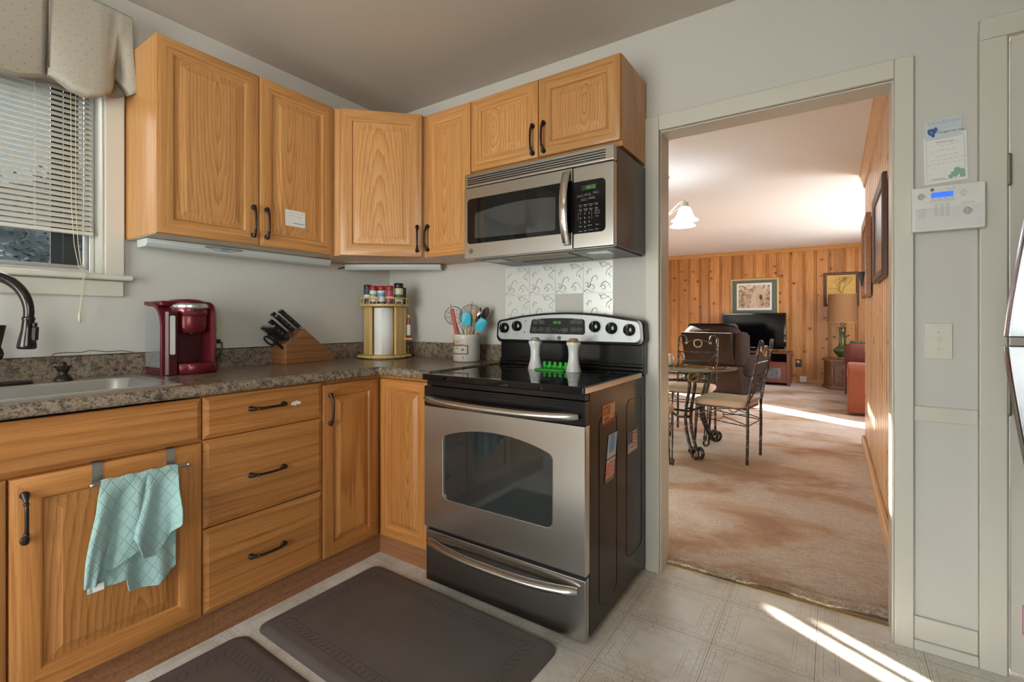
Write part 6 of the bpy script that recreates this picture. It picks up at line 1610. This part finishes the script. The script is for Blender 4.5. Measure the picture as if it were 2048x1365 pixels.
b = (-1.70, 1.385, -.94, 1.925); m = M(); m.loops([inset(b, 0, 0), inset(b, 0, -.018), inset(b, .01, -.024), inset(b, .05, -.016), inset(b, .055, -.008)]); m.build('frame', DF, t, smooth=20)
m = M(); m.box(-1.645, -.009, 1.44, -.995, -.006, 1.87); PX = N('lake_print_big'); v_ = PX.co(); x_, y_, z_ = PX.xyz(v_); PX.out(PX.ramp(PX.math('ADD', z_, PX.math('MULTIPLY', PX.noise(v_, 9, 3), .12)), [(.10, (.25,.28,.12)), (.20, (.30,.34,.36)), (.28, (.16,.22,.30)), (.38, (.35,.46,.62)), (.55, (.50,.60,.74))]), .2, 0); m.build('landscape_print', PX.mat, t, smooth=0)
t = thing('wall_plaque', 'wooden framed wall plaque with dark cup on the panelled side wall further back', 'plaque', (-2.55, 0, 1.34), FS)
b = (-2.86, 1.335, -2.22, 1.955); m = M(); m.loops([inset(b, 0, 0), inset(b, 0, -.030), inset(b, .012, -.034), inset(b, .07, -.030), inset(b, .075, -.012)]); m.build('frame', oak('plaque_wood', True, (.20,.08,.03), (.28,.12,.045), (.34,.16,.07)), t, smooth=20)
M().box(-2.79, -.013, 1.405, -2.29, -.009, 1.885).build('pale_ground', pm('pale_ground', (.48,.44,.38), .3), t, smooth=0)
m = M(); m.lathe([(.001, 1.43), (.006, 1.44), (.016, 1.50), (.022, 1.545), (.026, 1.55), (.024, 1.552)], 14, (-2.70, -.036, 0)); m.build('iron_cup', pm('iron_cup', (.03,.035,.035), .5), t, smooth=50)
# ------------------------------------------------------------------ lamp, end table, plant, outlets
WAL = oak('walnut_table', False, (.085,.030,.016), (.135,.055,.030), (.18,.08,.045))
et = thing('end_table', 'carved hexagonal walnut end table under the table lamp', 'side table', (2.62, 7.45, CF))
hexp = [(2.315, 7.56), (2.425, 7.19), (2.80, 7.14), (2.925, 7.50), (2.85, 7.80), (2.40, 7.80)]
cxx, cyy = 2.62, 7.48
def hx(k): return [(cxx+(p[0]-cxx)*k, cyy+(p[1]-cyy)*k) for p in hexp]
m = M(); m.loops([[(p[0], p[1], CF+z) for p in hx(k)] for k, z in ((1.02, .455), (1.06, .462), (1.06, .478), (1.03, .486))], 0, True, True, True); m.build('top', WAL, et, smooth=20)
m = M(); m.prism(hx(.96), 'z', CF+.05, CF+.454); bd_ = m.build('body', WAL, et, smooth=0)
m = M(); m.loops([[(p[0], p[1], CF+z) for p in hx(k)] for k, z in ((1.05, .0), (1.05, .035), (1.0, .055))], 0, True, True, True); m.build('plinth', WAL, et, smooth=20)
q0, q1 = Vector((*hx(.962)[1], 0)), Vector((*hx(.962)[2], 0)); ed = (q1-q0); nrm = Vector((ed.y, -ed.x, 0)).normalized()
m = M()
def onf(u, z): return q0+ed*u+Vector((0, 0, CF+z))+nrm*.004
for a, b2 in (((.10, .09), (.90, .09)), ((.90, .09), (.90, .42)), ((.90, .42), (.10, .42)), ((.10, .42), (.10, .09))): m.tube([onf(*a), onf(*b2)], .008, 6)
for i in range(13): t2 = PI*i/12; m.tube([onf(.5+.07*math.cos(t2), .20+.03*math.sin(t2)), onf(.5+.24*math.cos(t2), .22+.14*math.sin(t2))], .0055, 6)
m.tube([onf(.38, .12), onf(.5, .19), onf(.62, .12)], .006, 6); m.tube([onf(.36, .125), onf(.64, .125)], .005, 6)
dd_ = m.build('carved_door', WAL, et)
m = M(); m.tube([onf(.055, .22)+nrm*.008, onf(.055, .34)+nrm*.008], .006, 8); m.build('brass_pull', GOLD, dd_)
lp = thing('table_lamp', 'tall green ceramic table lamp with tan drum shade', 'lamp', (2.585, 7.48, CF+.4865))
c = (2.585, 7.48, CF+.4865)
GRN = N('green_glaze'); v_ = GRN.co(); GRN.out(GRN.mix(GRN.noise(v_, 16, 4), (.012,.032,.008), (.075,.095,.022)), .15, 0); GRN = GRN.mat
m = M(); m.lathe([(.075, 0), (.078, .008), (.062, .018), (.055, .030)], 24, c); m.build('foot', pm('brass', (.45,.34,.16), .3, .8), lp, smooth=50)
m = M(); m.lathe([(.052, .031), (.062, .05), (.105, .10), (.128, .135), (.126, .155), (.095, .190), (.060, .22), (.045, .27), (.040, .36), (.042, .44), (.050, .50), (.046, .515), (.062, .525), (.058, .53), (.02, .53)], 28, c); m.build('body', GRN, lp, smooth=60)
m = M(); m.tube([(c[0]+.04, c[1]-.01, c[2]+.36), (c[0]+.07, c[1]-.015, c[2]+.39), (c[0]+.10, c[1]-.015, c[2]+.405)], [.010, .008, .012], 8); m.build('leaf_sprig', GRN, lp)
m = M(); m.lathe([(.014, .53), (.016, .56), (.022, .565), (.022, .60), (.010, .62), (.006, .70)], 14, c); m.build('socket', pm('brass_socket', (.35,.27,.14), .3, .8), lp, smooth=50)
m = M(); m.lathe([(.215, .615), (.213, .615), (.199, 1.088), (.201, 1.088)], 48, c, cap0=False, cap1=False); SHD = pm('burlap_shade', (.24,.125,.055), .9, 0, .12, 120, .4, 400); m.build('lamp_shade', SHD, lp, smooth=40)
m = M()
for z, r in ((.617, .2155), (1.085, .2015)): m.tube([(c[0]+r*math.cos(k*PI/20), c[1]+r*math.sin(k*PI/20), c[2]+z) for k in range(40)], .004, 6, closed=True)
m.build('shade_trim', pm('shade_trim', (.50,.34,.18), .8), lp)
pl = thing('leafy_plant', 'blue green leaves showing above the rust sofa beside the lamp', 'plant', (2.82, 7.36, CF+.4865))
m = M(); m.lathe([(.04, 0), (.055, .06), (.05, .085), (.001, .08)], 16, (2.82, 7.36, CF+.4865)); m.build('pot', pm('dark_pot', (.05,.04,.03), .4), pl, smooth=50)
rr = random.Random(2); LFM = pm('blue_green_leaf', (.05,.17,.14), .35, 0, .3, 20)
for i in range(11):
    a = R(150+i*37); el = .5+rr.random()*.7; base_ = Vector((2.82, 7.36, CF+.56)); tip = base_+Vector((math.cos(a)*.14, math.sin(a)*.08-.04, .08+.15*el)); d = (tip-base_).normalized(); s_ = d.cross(Vector((0, 1, .2))).normalized(); up = s_.cross(d)
    m = M(); m.tube([base_, base_+(tip-base_)*.6], .0025, 6)
    g = base_+(tip-base_)*.55; L = []
    for j in range(7):
        t2 = j/6; w_ = .034*math.sin(PI*min(1, t2*.95+.03)); cc = g+d*.12*t2-up*.03*t2*t2; L.append([cc-s_*w_, cc+up*.006-s_*w_*.1, cc+s_*w_])
    m.loops(L, 0, False); m.build('leaf', LFM, pl, smooth=60, fix=False)
ou2 = thing('wall_outlet', 'dark brown wall outlet with white plug beside the television stand', 'outlet', (1.935, FAR-.008, .34))
M().box(1.885, FAR-.016, .30, 1.985, FAR-.008, .44).build('plate', pm('brown_plate', (.04,.02,.012), .4), ou2, bev=.003)
t = thing('power_cord', 'white plug and cord running from the brown outlet', 'cord', (1.93, FAR-.02, .39))
M().obox((1.93, FAR-.028, .395), (.018, 0, 0), (0, .011, 0), (0, 0, .02)).build('plug', WHITE, t, bev=.004)
m = M(); m.tube([(1.93, FAR-.04, .39), (1.91, FAR-.05, .42), (1.88, FAR-.05, .40), (1.87, FAR-.05, .30), (1.87, FAR-.06, .15), (1.87, FAR-.06, .03), (1.80, FAR-.08, .021)], .004, 6); m.build('cable', IVORY, t)
bx_ = thing('junction_box', 'small white box low on the pine wall above the carpet', 'outlet', (2.01, FAR-.022, CF+.01))
M().box(1.955, FAR-.055, CF+.012, 2.065, FAR-.0205, CF+.125).build('case', WHITE, bx_, bev=.006)
# daylight comes in through windows that the photograph does not show
for nm, x0_, x1_, y0, y1, z0_, z1_ in (('window_4', -1.25, -1.23, .40, 1.64, .9, 2.05), ('window_5', -1.25, -1.23, 6.25, 6.95, .25, 2.05), ('window_6', 3.645, 3.67, 3.5, 4.7, .8, 2.1), ('window_7', 3.645, 3.67, 5.4, 6.4, .8, 2.1)):
    m = M(); ring(m, x0_, x1_, y0, y1, z0_, z1_, .05 if y1-y0 > 1 else .02); struct(m, nm, TRIM)
